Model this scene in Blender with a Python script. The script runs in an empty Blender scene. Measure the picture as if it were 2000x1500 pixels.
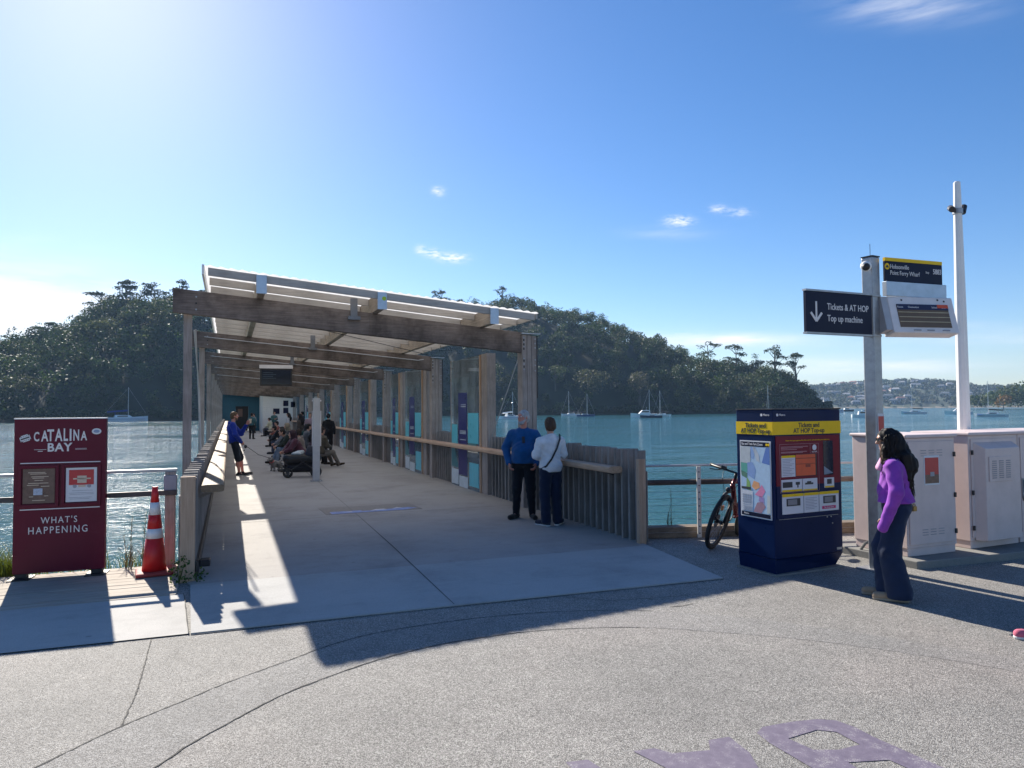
import bpy, bmesh, math, random
import numpy as np
from mathutils import Vector, Matrix
R = math.radians
rnd = random.Random(7)
S = bpy.context.scene
COL = S.collection

# ------------------------------------------------------------------ camera
AZ, PITCH, ROLL = R(21.6965), R(2.0189), 0.0077
CAM_H = 1.8
_f = Vector((math.sin(AZ)*math.cos(PITCH), math.cos(AZ)*math.cos(PITCH), math.sin(PITCH)))
_r0 = Vector((math.cos(AZ), -math.sin(AZ), 0)); _u0 = _r0.cross(_f)
_r = _r0*math.cos(ROLL) - _u0*math.sin(ROLL); _u = _u0*math.cos(ROLL) + _r0*math.sin(ROLL)
cd = bpy.data.cameras.new("camera"); cam = bpy.data.objects.new("camera", cd); COL.objects.link(cam)
m = Matrix((( _r.x, _u.x, -_f.x, 0), (_r.y, _u.y, -_f.y, 0), (_r.z, _u.z, -_f.z, CAM_H), (0, 0, 0, 1)))
cam.matrix_world = m
cd.sensor_width = 36; cd.lens = 1390/2000*36; cd.clip_start = 0.05; cd.clip_end = 20000
S.camera = cam

# ------------------------------------------------------------------ sun, sky, exposure
SUN_AZ, SUN_EL = R(-9.25), R(32.1)
sl = bpy.data.lights.new("sun", 'SUN'); sl.energy = 4.9; sl.angle = R(0.55); sl.color = (1.0, 0.93, 0.82)
sun = bpy.data.objects.new("sun", sl); COL.objects.link(sun)
sd = Vector((math.sin(SUN_AZ)*math.cos(SUN_EL), math.cos(SUN_AZ)*math.cos(SUN_EL), math.sin(SUN_EL)))
sun.rotation_euler = sd.to_track_quat('Z', 'Y').to_euler()
W = bpy.data.worlds.new("World"); S.world = W; W.use_nodes = True
S.view_settings.view_transform = 'Standard'; S.view_settings.look = 'None'
S.view_settings.exposure = 0.98; S.view_settings.gamma = 1.0
try:
    S.cycles.use_denoising = True
    S.cycles.max_bounces = 8; S.cycles.transparent_max_bounces = 12; S.cycles.volume_bounces = 0
    S.cycles.caustics_reflective = False; S.cycles.caustics_refractive = False
    S.cycles.sample_clamp_indirect = 6; S.cycles.sample_clamp_direct = 12
except Exception: pass

def pxdir(x, y):
    """direction of a photograph point, used to read off where the clouds stand in the sky"""
    return (_f + _r*((x-1000)/1390) - _u*((y-750)/1390)).normalized()

def build_world():
    nt = W.node_tree; N = nt.nodes; L = nt.links; N.clear()
    out = N.new('ShaderNodeOutputWorld'); bg = N.new('ShaderNodeBackground'); bg.inputs['Strength'].default_value = 0.068
    sky = N.new('ShaderNodeTexSky'); sky.sky_type = 'NISHITA'; sky.sun_disc = False
    sky.sun_elevation = SUN_EL; sky.sun_rotation = SUN_AZ
    sky.air_density = 1.0; sky.dust_density = 0.35; sky.ozone_density = 2.0; sky.altitude = 300
    hs = N.new('ShaderNodeHueSaturation'); hs.inputs['Saturation'].default_value = 1.28
    L.new(sky.outputs[0], hs.inputs['Color'])
    tc = N.new('ShaderNodeTexCoord'); tn = N.new('ShaderNodeMixRGB'); tn.blend_type = 'MULTIPLY'; tn.inputs[0].default_value = 1; tn.inputs[2].default_value = (.93, .96, 1.10, 1); L.new(hs.outputs[0], tn.inputs[1]); prev = tn.outputs[0]
    nz = N.new('ShaderNodeTexNoise'); nz.inputs['Scale'].default_value = 95; nz.inputs['Detail'].default_value = 7; nz.inputs['Roughness'].default_value = 0.62
    mp = N.new('ShaderNodeMapping'); mp.inputs['Scale'].default_value = (1, 1, 3.2)
    L.new(tc.outputs['Generated'], mp.inputs['Vector']); L.new(mp.outputs[0], nz.inputs['Vector'])
    nl = N.new('ShaderNodeTexNoise'); nl.inputs['Scale'].default_value = 9; nl.inputs['Detail'].default_value = 6; nl.inputs['Roughness'].default_value = 0.6
    mp2 = N.new('ShaderNodeMapping'); mp2.inputs['Scale'].default_value = (1, 1, 9)
    L.new(tc.outputs['Generated'], mp2.inputs['Vector']); L.new(mp2.outputs[0], nl.inputs['Vector'])
    def math_(op, a, b=None, clamp=False):
        n = N.new('ShaderNodeMath'); n.operation = op; n.use_clamp = clamp
        for i, v in enumerate((a, b)):
            if v is None: continue
            if isinstance(v, (int, float)): n.inputs[i].default_value = v
            else: L.new(v, n.inputs[i])
        return n.outputs[0]
    # (px, py, half width, half height, strength, fine noise?) : every cloud sits in a fixed direction of the sky
    clouds = [(856,374,13,9,.8,1),(822,488,12,9,.75,1),(846,495,17,9,1.1,1),(884,504,30,10,1.0,1),(1326,432,26,10,1.1,1),
              (1405,408,18,8,.55,1),(1445,415,22,8,.5,1),(1405,665,120,12,1.0,0),(1680,716,140,12,.9,0),(1330,655,40,8,.3,0),
              (1770,12,85,20,.4,0),(30,615,150,36,1.15,0),(60,570,130,22,.55,0),(-90,600,160,60,1.1,0),(30,552,60,8,.4,0),
              (1820,640,120,8,.3,0),(1900,662,120,8,.3,0),(60,470,30,7,.25,0),(560,660,260,22,.25,0),(1300,455,60,10,.25,0)]
    for (x, y, hw, hh, st, fine) in clouds:
        c = pxdir(x, y); a = (pxdir(x+10, y)-pxdir(x-10, y)).normalized(); b = c.cross(a)
        def dot(v):
            n = N.new('ShaderNodeVectorMath'); n.operation = 'DOT_PRODUCT'
            L.new(tc.outputs['Generated'], n.inputs[0]); n.inputs[1].default_value = v; return n.outputs['Value']
        su = math_('MULTIPLY', math_('DIVIDE', dot(a), hw/1390), 1.0); sv = math_('DIVIDE', dot(b), hh/1390)
        r2 = math_('ADD', math_('MULTIPLY', su, su), math_('MULTIPLY', sv, sv))
        front = math_('GREATER_THAN', dot(c), 0.3)
        g = math_('MULTIPLY', math_('POWER', 2.718, math_('MULTIPLY', r2, -1.5 if fine else -0.8)), front)
        nn = nz.outputs[0] if fine else nl.outputs[0]
        v = math_('MULTIPLY', g, math_('MULTIPLY', math_('SUBTRACT', nn, 0.36 if fine else 0.30), 4.2 if fine else 3.0), True)
        v = math_('MULTIPLY', v, st, True)
        mx = N.new('ShaderNodeMixRGB'); L.new(v, mx.inputs[0]); L.new(prev, mx.inputs[1]); mx.inputs[2].default_value = (8.6, 8.7, 9.0, 1)
        prev = mx.outputs[0]
    L.new(prev, bg.inputs['Color']); L.new(bg.outputs[0], out.inputs['Surface'])
build_world()

# ------------------------------------------------------------------ materials
def nodes_of(name):
    mt = bpy.data.materials.new(name); mt.use_nodes = True
    nt = mt.node_tree; return mt, nt.nodes, nt.links, nt.nodes['Principled BSDF']
def ramp(N, L, src, stops):
    r = N.new('ShaderNodeValToRGB'); e = r.color_ramp.elements
    while len(e) < len(stops): e.new(0.5)
    for i, (p, c) in enumerate(stops):
        e[i].position = p; e[i].color = (*c, 1) if len(c) == 3 else c
    L.new(src, r.inputs[0]); return r.outputs[0]
def noise(N, L, vec, scale, detail=5, rough=0.6, dist=0):
    n = N.new('ShaderNodeTexNoise'); n.inputs['Scale'].default_value = scale; n.inputs['Detail'].default_value = detail
    n.inputs['Roughness'].default_value = rough; n.inputs['Distortion'].default_value = dist; L.new(vec, n.inputs['Vector']); return n.outputs[0]
def mapping(N, L, sc, rot=(0, 0, 0), coord='Object'):
    tc = N.new('ShaderNodeTexCoord'); mp = N.new('ShaderNodeMapping'); mp.inputs['Scale'].default_value = sc; mp.inputs['Rotation'].default_value = rot
    L.new(tc.outputs[coord], mp.inputs['Vector']); return mp.outputs[0]
def bumpn(N, L, P, h, strength=0.3, dist=0.01):
    b = N.new('ShaderNodeBump'); b.inputs['Strength'].default_value = strength; b.inputs['Distance'].default_value = dist
    L.new(h, b.inputs['Height']); L.new(b.outputs[0], P.inputs['Normal'])
def mixc(N, L, f, a, b, mode='MIX'):
    x = N.new('ShaderNodeMixRGB'); x.blend_type = mode
    for i, v in enumerate((f, a, b)):
        if isinstance(v, (int, float)): x.inputs[i].default_value = v
        elif isinstance(v, tuple): x.inputs[i].default_value = (*v, 1)
        else: L.new(v, x.inputs[i])
    return x.outputs[0]

def mat(name, col, rough=0.55, metal=0.0, var=0.14, scale=6.0, bump=0.0, bscale=80, spec=0.5, dirt=0.0, sheen=0):
    mt, N, L, P = nodes_of(name)
    v = mapping(N, L, (1, 1, 1)); n = noise(N, L, v, scale, 6, 0.65)
    lo = tuple(c*(1-var) for c in col); hi = tuple(min(1, c*(1+var)) for c in col)
    c = ramp(N, L, n, [(0.3, lo), (0.7, hi)])
    if dirt:
        d = noise(N, L, v, scale*0.35, 8, 0.7); d = ramp(N, L, d, [(0.48, (0, 0, 0)), (0.75, (dirt,)*3)])
        c = mixc(N, L, d, c, tuple(x*0.45 for x in col))
    L.new(c, P.inputs['Base Color']); P.inputs['Roughness'].default_value = rough; P.inputs['Metallic'].default_value = metal
    P.inputs['Specular IOR Level'].default_value = spec
    rr = N.new('ShaderNodeMapRange'); L.new(n, rr.inputs[0]); rr.inputs[3].default_value = max(0.02, rough-0.08); rr.inputs[4].default_value = min(1, rough+0.08)
    L.new(rr.outputs[0], P.inputs['Roughness'])
    if sheen: P.inputs['Sheen Weight'].default_value = sheen
    if bump: bumpn(N, L, P, noise(N, L, v, bscale, 4, 0.6), bump, 0.004)
    return mt

def wood(name, dark, light, axis='X', rough=0.8, stretch=14, scale=5, stain=0.4):
    mt, N, L, P = nodes_of(name)
    sc = [stretch]*3; sc['XYZ'.index(axis)] = 0.7
    v = mapping(N, L, tuple(sc)); n = noise(N, L, v, scale*0.6, 8, 0.72, 0.3)
    c = ramp(N, L, n, [(0.3, dark), (0.5, tuple((a+b)/2 for a, b in zip(dark, light))), (0.72, light)])
    v2 = mapping(N, L, (1, 1, 1)); s = noise(N, L, v2, 0.9, 7, 0.7)
    s = ramp(N, L, s, [(0.44, (0, 0, 0)), (0.64, (stain,)*3)])
    c = mixc(N, L, s, c, tuple(x*0.42 for x in dark))
    L.new(c, P.inputs['Base Color']); P.inputs['Roughness'].default_value = rough; P.inputs['Specular IOR Level'].default_value = 0.25
    bumpn(N, L, P, n, 0.35, 0.004)
    return mt

def aggregate(name, stones, size=150, patch=0.12):
    """exposed-aggregate paving: small stones of mixed greys in a darker binder"""
    mt, N, L, P = nodes_of(name); v = mapping(N, L, (1, 1, 1))
    vo = N.new('ShaderNodeTexVoronoi'); vo.inputs['Scale'].default_value = size; L.new(v, vo.inputs['Vector'])
    bw = N.new('ShaderNodeSeparateColor'); L.new(vo.outputs['Color'], bw.inputs[0])
    c = ramp(N, L, bw.outputs[0], stones)
    edge = ramp(N, L, vo.outputs['Distance'], [(0.35, (1, 1, 1)), (0.72, (0.38, 0.38, 0.38))]); c = mixc(N, L, 1.0, c, edge, 'MULTIPLY')
    vo2 = N.new('ShaderNodeTexVoronoi'); vo2.inputs['Scale'].default_value = size*0.42; L.new(v, vo2.inputs['Vector'])
    b2 = N.new('ShaderNodeSeparateColor'); L.new(vo2.outputs['Color'], b2.inputs[0])
    c = mixc(N, L, 0.5, c, ramp(N, L, b2.outputs[0], [(0.0, (.5,)*3), (.5, (.95,)*3), (1.0, (1.3,)*3)]), 'MULTIPLY')
    st = noise(N, L, v, 3.1, 7, .72, 1.2); c = mixc(N, L, ramp(N, L, st, [(.60, (0, 0, 0)), (.66, (.28,)*3)]), c, (.16, .155, .15))
    sp = N.new('ShaderNodeTexVoronoi'); sp.inputs['Scale'].default_value = 2.6; L.new(v, sp.inputs['Vector']); c = mixc(N, L, ramp(N, L, sp.outputs['Distance'], [(.035, (.55,)*3), (.05, (0, 0, 0))]), c, (.12, .115, .11))
    n = noise(N, L, v, 0.9, 8, 0.68); c = mixc(N, L, 1.0, c, ramp(N, L, n, [(0.28, (1-patch*1.5,)*3), (0.7, (1+patch, 1+patch*0.9, 1+patch*0.8))]), 'MULTIPLY')
    n2 = noise(N, L, v, 5, 8, 0.7); c = mixc(N, L, 0.6, c, ramp(N, L, n2, [(0.3, (0.82,)*3), (0.7, (1.12,)*3)]), 'MULTIPLY')
    n3 = noise(N, L, v, 0.45, 3, 0.5); c = mixc(N, L, ramp(N, L, n3, [(0.5, (0, 0, 0)), (0.72, (.35,)*3)]), c, mixc(N, L, 1.0, c, (1.06, 0.94, 0.92), 'MULTIPLY'))
    L.new(c, P.inputs['Base Color']); P.inputs['Roughness'].default_value = 0.75; P.inputs['Specular IOR Level'].default_value = 0.3
    bumpn(N, L, P, vo.outputs['Distance'], 0.7, 0.006)
    return mt

def concrete(name, col, broom='X', bump=0.15):
    mt, N, L, P = nodes_of(name); v = mapping(N, L, (1, 1, 1))
    n = noise(N, L, v, 0.8, 9, 0.66); c = ramp(N, L, n, [(0.28, tuple(x*0.74 for x in col)), (0.5, col), (0.74, tuple(x*1.1 for x in col))])
    n2 = noise(N, L, v, 90, 3, 0.7); c = mixc(N, L, 0.55, c, ramp(N, L, n2, [(0.3, (.72,)*3), (.7, (1.18,)*3)]), 'MULTIPLY')
    s = noise(N, L, v, 2.3, 6, 0.7, 0.8); c = mixc(N, L, ramp(N, L, s, [(0.56, (0, 0, 0)), (0.72, (0.4,)*3)]), c, tuple(x*0.6 for x in col))
    cr = N.new('ShaderNodeTexVoronoi'); cr.feature = 'DISTANCE_TO_EDGE'; cr.inputs['Scale'].default_value = .22; L.new(mapping(N, L, (1, 1.3, 1)), cr.inputs['Vector'])
    sp = N.new('ShaderNodeTexVoronoi'); sp.inputs['Scale'].default_value = 1.9; L.new(v, sp.inputs['Vector']); c = mixc(N, L, ramp(N, L, sp.outputs['Distance'], [(.03, (.5,)*3), (.055, (0, 0, 0))]), c, tuple(x*.4 for x in col))
    sw_ = noise(N, L, mapping(N, L, (.35, 1.6, 1), (0, 0, .5)), 1.3, 8, .72, 1.5); c = mixc(N, L, ramp(N, L, sw_, [(.55, (0, 0, 0)), (.7, (.35,)*3)]), c, tuple(x*.68 for x in col))
    sc = (2, 160, 1) if broom == 'X' else (160, 2, 1)
    w = noise(N, L, mapping(N, L, sc), 1.0, 3, 0.6); c = mixc(N, L, 0.35, c, ramp(N, L, w, [(0.3, (.85,)*3), (.7, (1.1,)*3)]), 'MULTIPLY')
    L.new(c, P.inputs['Base Color']); P.inputs['Roughness'].default_value = 0.82; P.inputs['Specular IOR Level'].default_value = 0.25
    bumpn(N, L, P, n2, bump, 0.004)
    return mt

def leaf_mat(name, tint=None):
    mt, N, L, P = nodes_of(name)
    if tint is None:
        at = N.new('ShaderNodeAttribute'); at.attribute_name = 'tint'; base = at.outputs['Color']
    else:
        rgb = N.new('ShaderNodeRGB'); rgb.outputs[0].default_value = (*tint, 1); base = rgb.outputs[0]
    g = N.new('ShaderNodeNewGeometry')
    c = mixc(N, L, 1.0, base, ramp(N, L, g.outputs['Random Per Island'], [(0, (.55, .6, .55)), (1, (1.4, 1.35, 1.2))]), 'MULTIPLY')
    L.new(c, P.inputs['Base Color']); P.inputs['Roughness'].default_value = 0.6; P.inputs['Specular IOR Level'].default_value = 0.25
    tr = N.new('ShaderNodeBsdfTranslucent'); L.new(mixc(N, L, 1.0, c, (1.2, 1.3, 0.6), 'MULTIPLY'), tr.inputs['Color'])
    mx = N.new('ShaderNodeMixShader'); mx.inputs[0].default_value = 0.25
    L.new(P.outputs[0], mx.inputs[1]); L.new(tr.outputs[0], mx.inputs[2])
    L.new(mx.outputs[0], N['Material Output'].inputs['Surface'])
    return mt

def glass_mat(name, tint=(0.9, 0.97, 0.98), trans=0.9):
    mt, N, L, P = nodes_of(name)
    g = N.new('ShaderNodeBsdfGlossy'); g.inputs['Roughness'].default_value = 0.03; g.inputs['Color'].default_value = (0.9, 0.95, 1, 1)
    t = N.new('ShaderNodeBsdfTransparent'); t.inputs['Color'].default_value = (*tint, 1)
    d = N.new('ShaderNodeBsdfDiffuse'); d.inputs['Color'].default_value = (0.55, 0.68, 0.76, 1)  # pale bluish veil painted into the panes to imitate hazy reflections
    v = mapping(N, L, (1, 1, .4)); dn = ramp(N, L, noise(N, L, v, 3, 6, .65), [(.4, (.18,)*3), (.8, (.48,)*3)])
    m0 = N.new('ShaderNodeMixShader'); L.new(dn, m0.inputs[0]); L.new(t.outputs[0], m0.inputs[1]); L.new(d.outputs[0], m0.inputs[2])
    fr = N.new('ShaderNodeFresnel'); fr.inputs['IOR'].default_value = 1.45
    m1 = N.new('ShaderNodeMixShader'); L.new(fr.outputs[0], m1.inputs[0]); L.new(m0.outputs[0], m1.inputs[1]); L.new(g.outputs[0], m1.inputs[2])
    L.new(m1.outputs[0], N['Material Output'].inputs['Surface'])
    return mt

M = {}
M['agg'] = aggregate('aggregate_paving', [(0.0, (.19, .182, .172)), (.3, (.335, .32, .298)), (.65, (.45, .432, .40)), (1.0, (.62, .60, .56))], 200)
M['agg_band'] = aggregate('aggregate_band', [(0.0, (.18, .174, .168)), (.3, (.318, .307, .292)), (.65, (.43, .418, .395)), (1.0, (.60, .585, .555))], 210)
M['joint'] = mat('tar_joint', (.05, .048, .045), .9, var=.4, scale=30)
def worn_paint():
    mt, N, L, P = nodes_of('purple_ground_paint'); v = mapping(N, L, (1, 1, 1))
    c = ramp(N, L, noise(N, L, v, 14, 7, .7), [(.3, (.115, .095, .14)), (.7, (.185, .155, .21))])
    vo = N.new('ShaderNodeTexVoronoi'); vo.inputs['Scale'].default_value = 190; L.new(v, vo.inputs['Vector']); sc_ = N.new('ShaderNodeSeparateColor'); L.new(vo.outputs['Color'], sc_.inputs[0])
    stone = ramp(N, L, sc_.outputs[0], [(0, (.17, .165, .16)), (1, (.52, .50, .48))]); wear = noise(N, L, v, 7, 8, .75)
    w = mixc(N, L, 1.0, ramp(N, L, wear, [(.50, (0, 0, 0)), (.66, (1, 1, 1))]), ramp(N, L, sc_.outputs[1], [(.45, (0, 0, 0)), (.6, (.8,)*3)]), 'MULTIPLY')
    L.new(mixc(N, L, w, c, stone), P.inputs['Base Color']); P.inputs['Roughness'].default_value = .7; bumpn(N, L, P, vo.outputs['Distance'], .35, .004); return mt
M['letter'] = worn_paint()
M['apron'] = concrete('apron_concrete', (.405, .40, .385)); M['deck'] = concrete('deck_concrete', (.355, .335, .315))
M['slab'] = concrete('footpath_concrete', (.44, .425, .40))
M['boards'] = wood('boardwalk_timber', (.30, .25, .20), (.50, .44, .37), 'X', stretch=10, stain=.25)
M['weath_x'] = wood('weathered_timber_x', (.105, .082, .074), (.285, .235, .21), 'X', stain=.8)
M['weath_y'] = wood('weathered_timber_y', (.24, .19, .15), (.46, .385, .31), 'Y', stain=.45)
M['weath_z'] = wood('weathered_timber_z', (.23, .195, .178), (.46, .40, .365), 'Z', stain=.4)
M['slat'] = wood('slat_timber', (.16, .145, .135), (.36, .33, .31), 'Z', stain=.4)
M['rail'] = wood('handrail_timber', (.40, .24, .15), (.66, .45, .31), 'Y', rough=.5, stain=.15)
M['rail_l'] = wood('leaning_rail_timber', (.17, .115, .072), (.34, .245, .16), 'Y', rough=.65, stain=.3)
M['endpost'] = wood('end_post_timber', (.36, .235, .155), (.56, .40, .29), 'Z', stain=.15)
M['steel'] = mat('galvanised_steel', (.36, .37, .39), .45, .6, var=.18, scale=14, bump=.05)
M['steel_d'] = mat('dark_steel', (.05, .05, .055), .5, .5)
M['signpost'] = mat('grey_painted_post', (.42, .42, .44), .5, .1, var=.08)
M['bracket'] = mat('dark_bracket_steel', (.16, .17, .19), .5, .3)
M['plate'] = mat('blue_grey_steel_plate', (.42, .48, .56), .35, .5)
M['white'] = mat('white_paint', (.80, .79, .77), .4, var=.05); M['offwhite'] = mat('offwhite_enclosure', (.72, .68, .68), .45, var=.06, dirt=.15)
M['black'] = mat('black_plastic', (.015, .015, .017), .5, var=.3); M['rubber'] = mat('tyre_rubber', (.018, .018, .019), .75, var=.3, bump=.3)
M['navy'] = mat('navy_enamel', (.003, .014, .062), .3, var=.1, scale=3, spec=.14); M['navy2'] = mat('navy_sign_face', (.006, .009, .032), .4, var=.1, spec=.18)
M['yellow'] = mat('yellow_vinyl', (.86, .55, .012), .45, var=.06, spec=.25); M['maroon_vm'] = mat('maroon_panel', (.17, .010, .025), .4, var=.1, spec=.2)
M['maroon'] = mat('maroon_board_paint', (.115, .008, .026), .33, var=.1, scale=2.5, dirt=.15, spec=.2)
M['orange_scr'] = mat('orange_screen', (.70, .085, .02), .3, var=.12, scale=9)
M['txt_white'] = mat('white_lettering', (.72, .70, .70), .5, var=.04); M['txt_dark'] = mat('dark_lettering', (.03, .03, .035), .5, var=.05)
M['txt_grey'] = mat('grey_print', (.33, .33, .36), .6, var=.05); M['paper'] = mat('paper_white', (.68, .68, .70), .5, var=.04)
M['poster_d'] = mat('brown_poster', (.13, .075, .06), .3, var=.3, scale=18); M['poster_r'] = mat('red_poster', (.48, .03, .035), .35, var=.12)
M['cream'] = mat('cream_print', (.62, .50, .38), .5); M['magenta'] = mat('magenta_strip', (.55, .03, .15), .45)
M['cabinet'] = mat('beige_cabinet_paint', (.68, .545, .51), .45, var=.06, scale=4, dirt=.3); M['cab_vent'] = mat('cabinet_vent_shadow', (.34, .31, .32), .6)
M['plinth'] = concrete('plinth_concrete', (.24, .235, .22), bump=.4)
M['kerb'] = wood('kerb_timber', (.16, .12, .085), (.36, .29, .22), 'X', stain=.55)
M['cone'] = mat('red_cone_plastic', (.62, .018, .020), .45, var=.12, scale=5, dirt=.25); M['reflect'] = mat('white_reflective', (.80, .79, .80), .3, var=.05)
M['cone_base'] = mat('cone_base_rubber', (.36, .045, .04), .7, var=.15)
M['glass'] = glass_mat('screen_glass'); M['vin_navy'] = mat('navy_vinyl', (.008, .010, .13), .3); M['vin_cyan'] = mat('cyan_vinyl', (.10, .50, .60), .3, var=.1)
M['vin_pale'] = mat('frosted_vinyl', (.55, .62, .66), .4, var=.1); M['vin_teal'] = mat('teal_vinyl', (.02, .17, .20), .3)
M['teal_wall'] = mat('teal_wall_paint', (.012, .085, .125), .55, var=.15); M['board_wall'] = mat('white_weatherboard', (.58, .57, .55), .55, var=.05)
M['dark_open'] = mat('dark_doorway', (.012, .011, .012), .6, var=.4); M['screen'] = mat('monitor_glass', (.008, .016, .035), .15, var=.2)
M['screen_br'] = mat('brown_display_rows', (.16, .10, .05), .3, var=.1); M['screen_yl'] = mat('display_lines', (.52, .42, .25), .4)
M['soil'] = mat('bank_soil', (.10, .085, .06), .9, var=.3, bump=.5, bscale=20); M['seawall'] = concrete('seawall_concrete', (.20, .19, .17), bump=.5)
M['leaf'] = leaf_mat('forest_leaves'); M['hill'] = mat('hill_undergrowth', (.018, .026, .014), .9, var=.4, scale=.05)
M['farhill'] = mat('far_hill_ground', (.05, .065, .04), .9, var=.4, scale=.02)
M['bark'] = mat('bark', (.10, .085, .07), .9, var=.3, scale=20)
M['grass'] = leaf_mat('grass_blades', (.13, .16, .035)); M['dry'] = leaf_mat('dry_stalks', (.16, .13, .09)); M['weed'] = leaf_mat('weed_leaves', (.05, .10, .02))
M['hull_w'] = mat('white_gelcoat', (.78, .79, .80), .3, var=.05); M['hull_d'] = mat('dark_hull_paint', (.02, .03, .05), .3); M['hull_b'] = mat('blue_hull_paint', (.03, .07, .18), .3)
M['cover_b'] = mat('blue_canvas', (.02, .05, .25), .8); M['cover_d'] = mat('dark_canvas', (.015, .018, .03), .8); M['winglass'] = mat('dark_window', (.02, .025, .035), .1)
M['alu'] = mat('aluminium_spar', (.55, .56, .58), .35, .5)
M['roofsheet'] = None

def skin_tone(name, col): return mat(name, col, .5, var=.08, scale=14)
M['skin'] = skin_tone('skin', (.46, .25, .18)); M['skin_red'] = skin_tone('ruddy_skin', (.50, .21, .16)); M['skin_tan'] = skin_tone('tan_skin', (.33, .18, .115))
def cloth(name, col, var=.16): return mat('cloth_'+name, col, .88, var=var, scale=9, bump=.25, bscale=260, spec=.2, sheen=.15)

def sheet_mat():
    mt, N, L, P = nodes_of('translucent_corrugated_sheet'); v = mapping(N, L, (1, 1, 1))
    n = noise(N, L, v, 1.4, 8, .7); c = ramp(N, L, n, [(.3, (.74, .72, .68)), (.7, (.92, .91, .88))])
    L.new(c, P.inputs['Base Color']); P.inputs['Roughness'].default_value = .5
    t = N.new('ShaderNodeBsdfTranslucent'); L.new(mixc(N, L, 1.0, c, (1, 1, 1), 'MULTIPLY'), t.inputs['Color'])
    mx = N.new('ShaderNodeMixShader'); mx.inputs[0].default_value = .72
    L.new(P.outputs[0], mx.inputs[1]); L.new(t.outputs[0], mx.inputs[2]); L.new(mx.outputs[0], N['Material Output'].inputs['Surface'])
    return mt
M['roofsheet'] = sheet_mat()

def water_mat():
    mt, N, L, P = nodes_of('sea_water')
    P.inputs['Roughness'].default_value = .07; P.inputs['IOR'].default_value = 1.33
    cur = noise(N, L, mapping(N, L, (.012, .045, 1), (0, 0, R(-6))), 1.0, 5, .62)
    c = ramp(N, L, cur, [(.35, (.014, .088, .082)), (.65, (.045, .155, .188))]); L.new(c, P.inputs['Base Color'])
    a = noise(N, L, mapping(N, L, (.38, 1.25, 1), (0, 0, R(-14))), 1.0, 4, .6, .5)
    b = noise(N, L, mapping(N, L, (1.5, 4.0, 1), (0, 0, R(9))), 1.0, 4, .6, .4)
    d = noise(N, L, mapping(N, L, (.045, .17, 1), (0, 0, R(-8))), 1.0, 4, .6)
    def mth(op, x, y):
        n = N.new('ShaderNodeMath'); n.operation = op
        for i, q in enumerate((x, y)):
            if isinstance(q, (int, float)): n.inputs[i].default_value = q
            else: L.new(q, n.inputs[i])
        return n.outputs[0]
    gust = ramp(N, L, cur, [(.36, (.30,)*3), (.62, (1.25,)*3)])
    h = mth('ADD', mth('MULTIPLY', a, .26), mth('ADD', mth('MULTIPLY', b, .13), mth('MULTIPLY', d, .45)))
    h = mth('MULTIPLY', h, gust)
    bumpn(N, L, P, h, 1.0, 1.0)
    return mt
M['water'] = water_mat()

# ------------------------------------------------------------------ object helpers
def tag(o, label=None, cat=None, group=None, kind=None):
    if label: o['label'] = label
    if cat: o['category'] = cat
    if group: o['group'] = group
    if kind: o['kind'] = kind
    return o
def empty(name, loc=(0, 0, 0), rz=0, label=None, cat=None, group=None):
    o = bpy.data.objects.new(name, None); o.empty_display_size = .2; COL.objects.link(o)
    o.location = loc; o.rotation_euler = (0, 0, rz); return tag(o, label, cat, group)
def link(name, me, mt, parent=None, smooth=False, bevel=0.0, label=None):
    o = bpy.data.objects.new(name, me); COL.objects.link(o)
    for x in (mt if isinstance(mt, (list, tuple)) else [mt]): me.materials.append(x)
    if smooth: me.polygons.foreach_set('use_smooth', [True]*len(me.polygons))
    if parent: o.parent = parent
    if bevel:
        b = o.modifiers.new('bevel', 'BEVEL'); b.width = bevel; b.segments = 2; b.limit_method = 'ANGLE'; b.angle_limit = R(40)
    if label: o['label'] = label
    return o
def copy_tree(o, parent=None):
    c = o.copy(); COL.objects.link(c); c.parent = parent
    for ch in list(o.children): copy_tree(ch, c)
    return c

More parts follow.
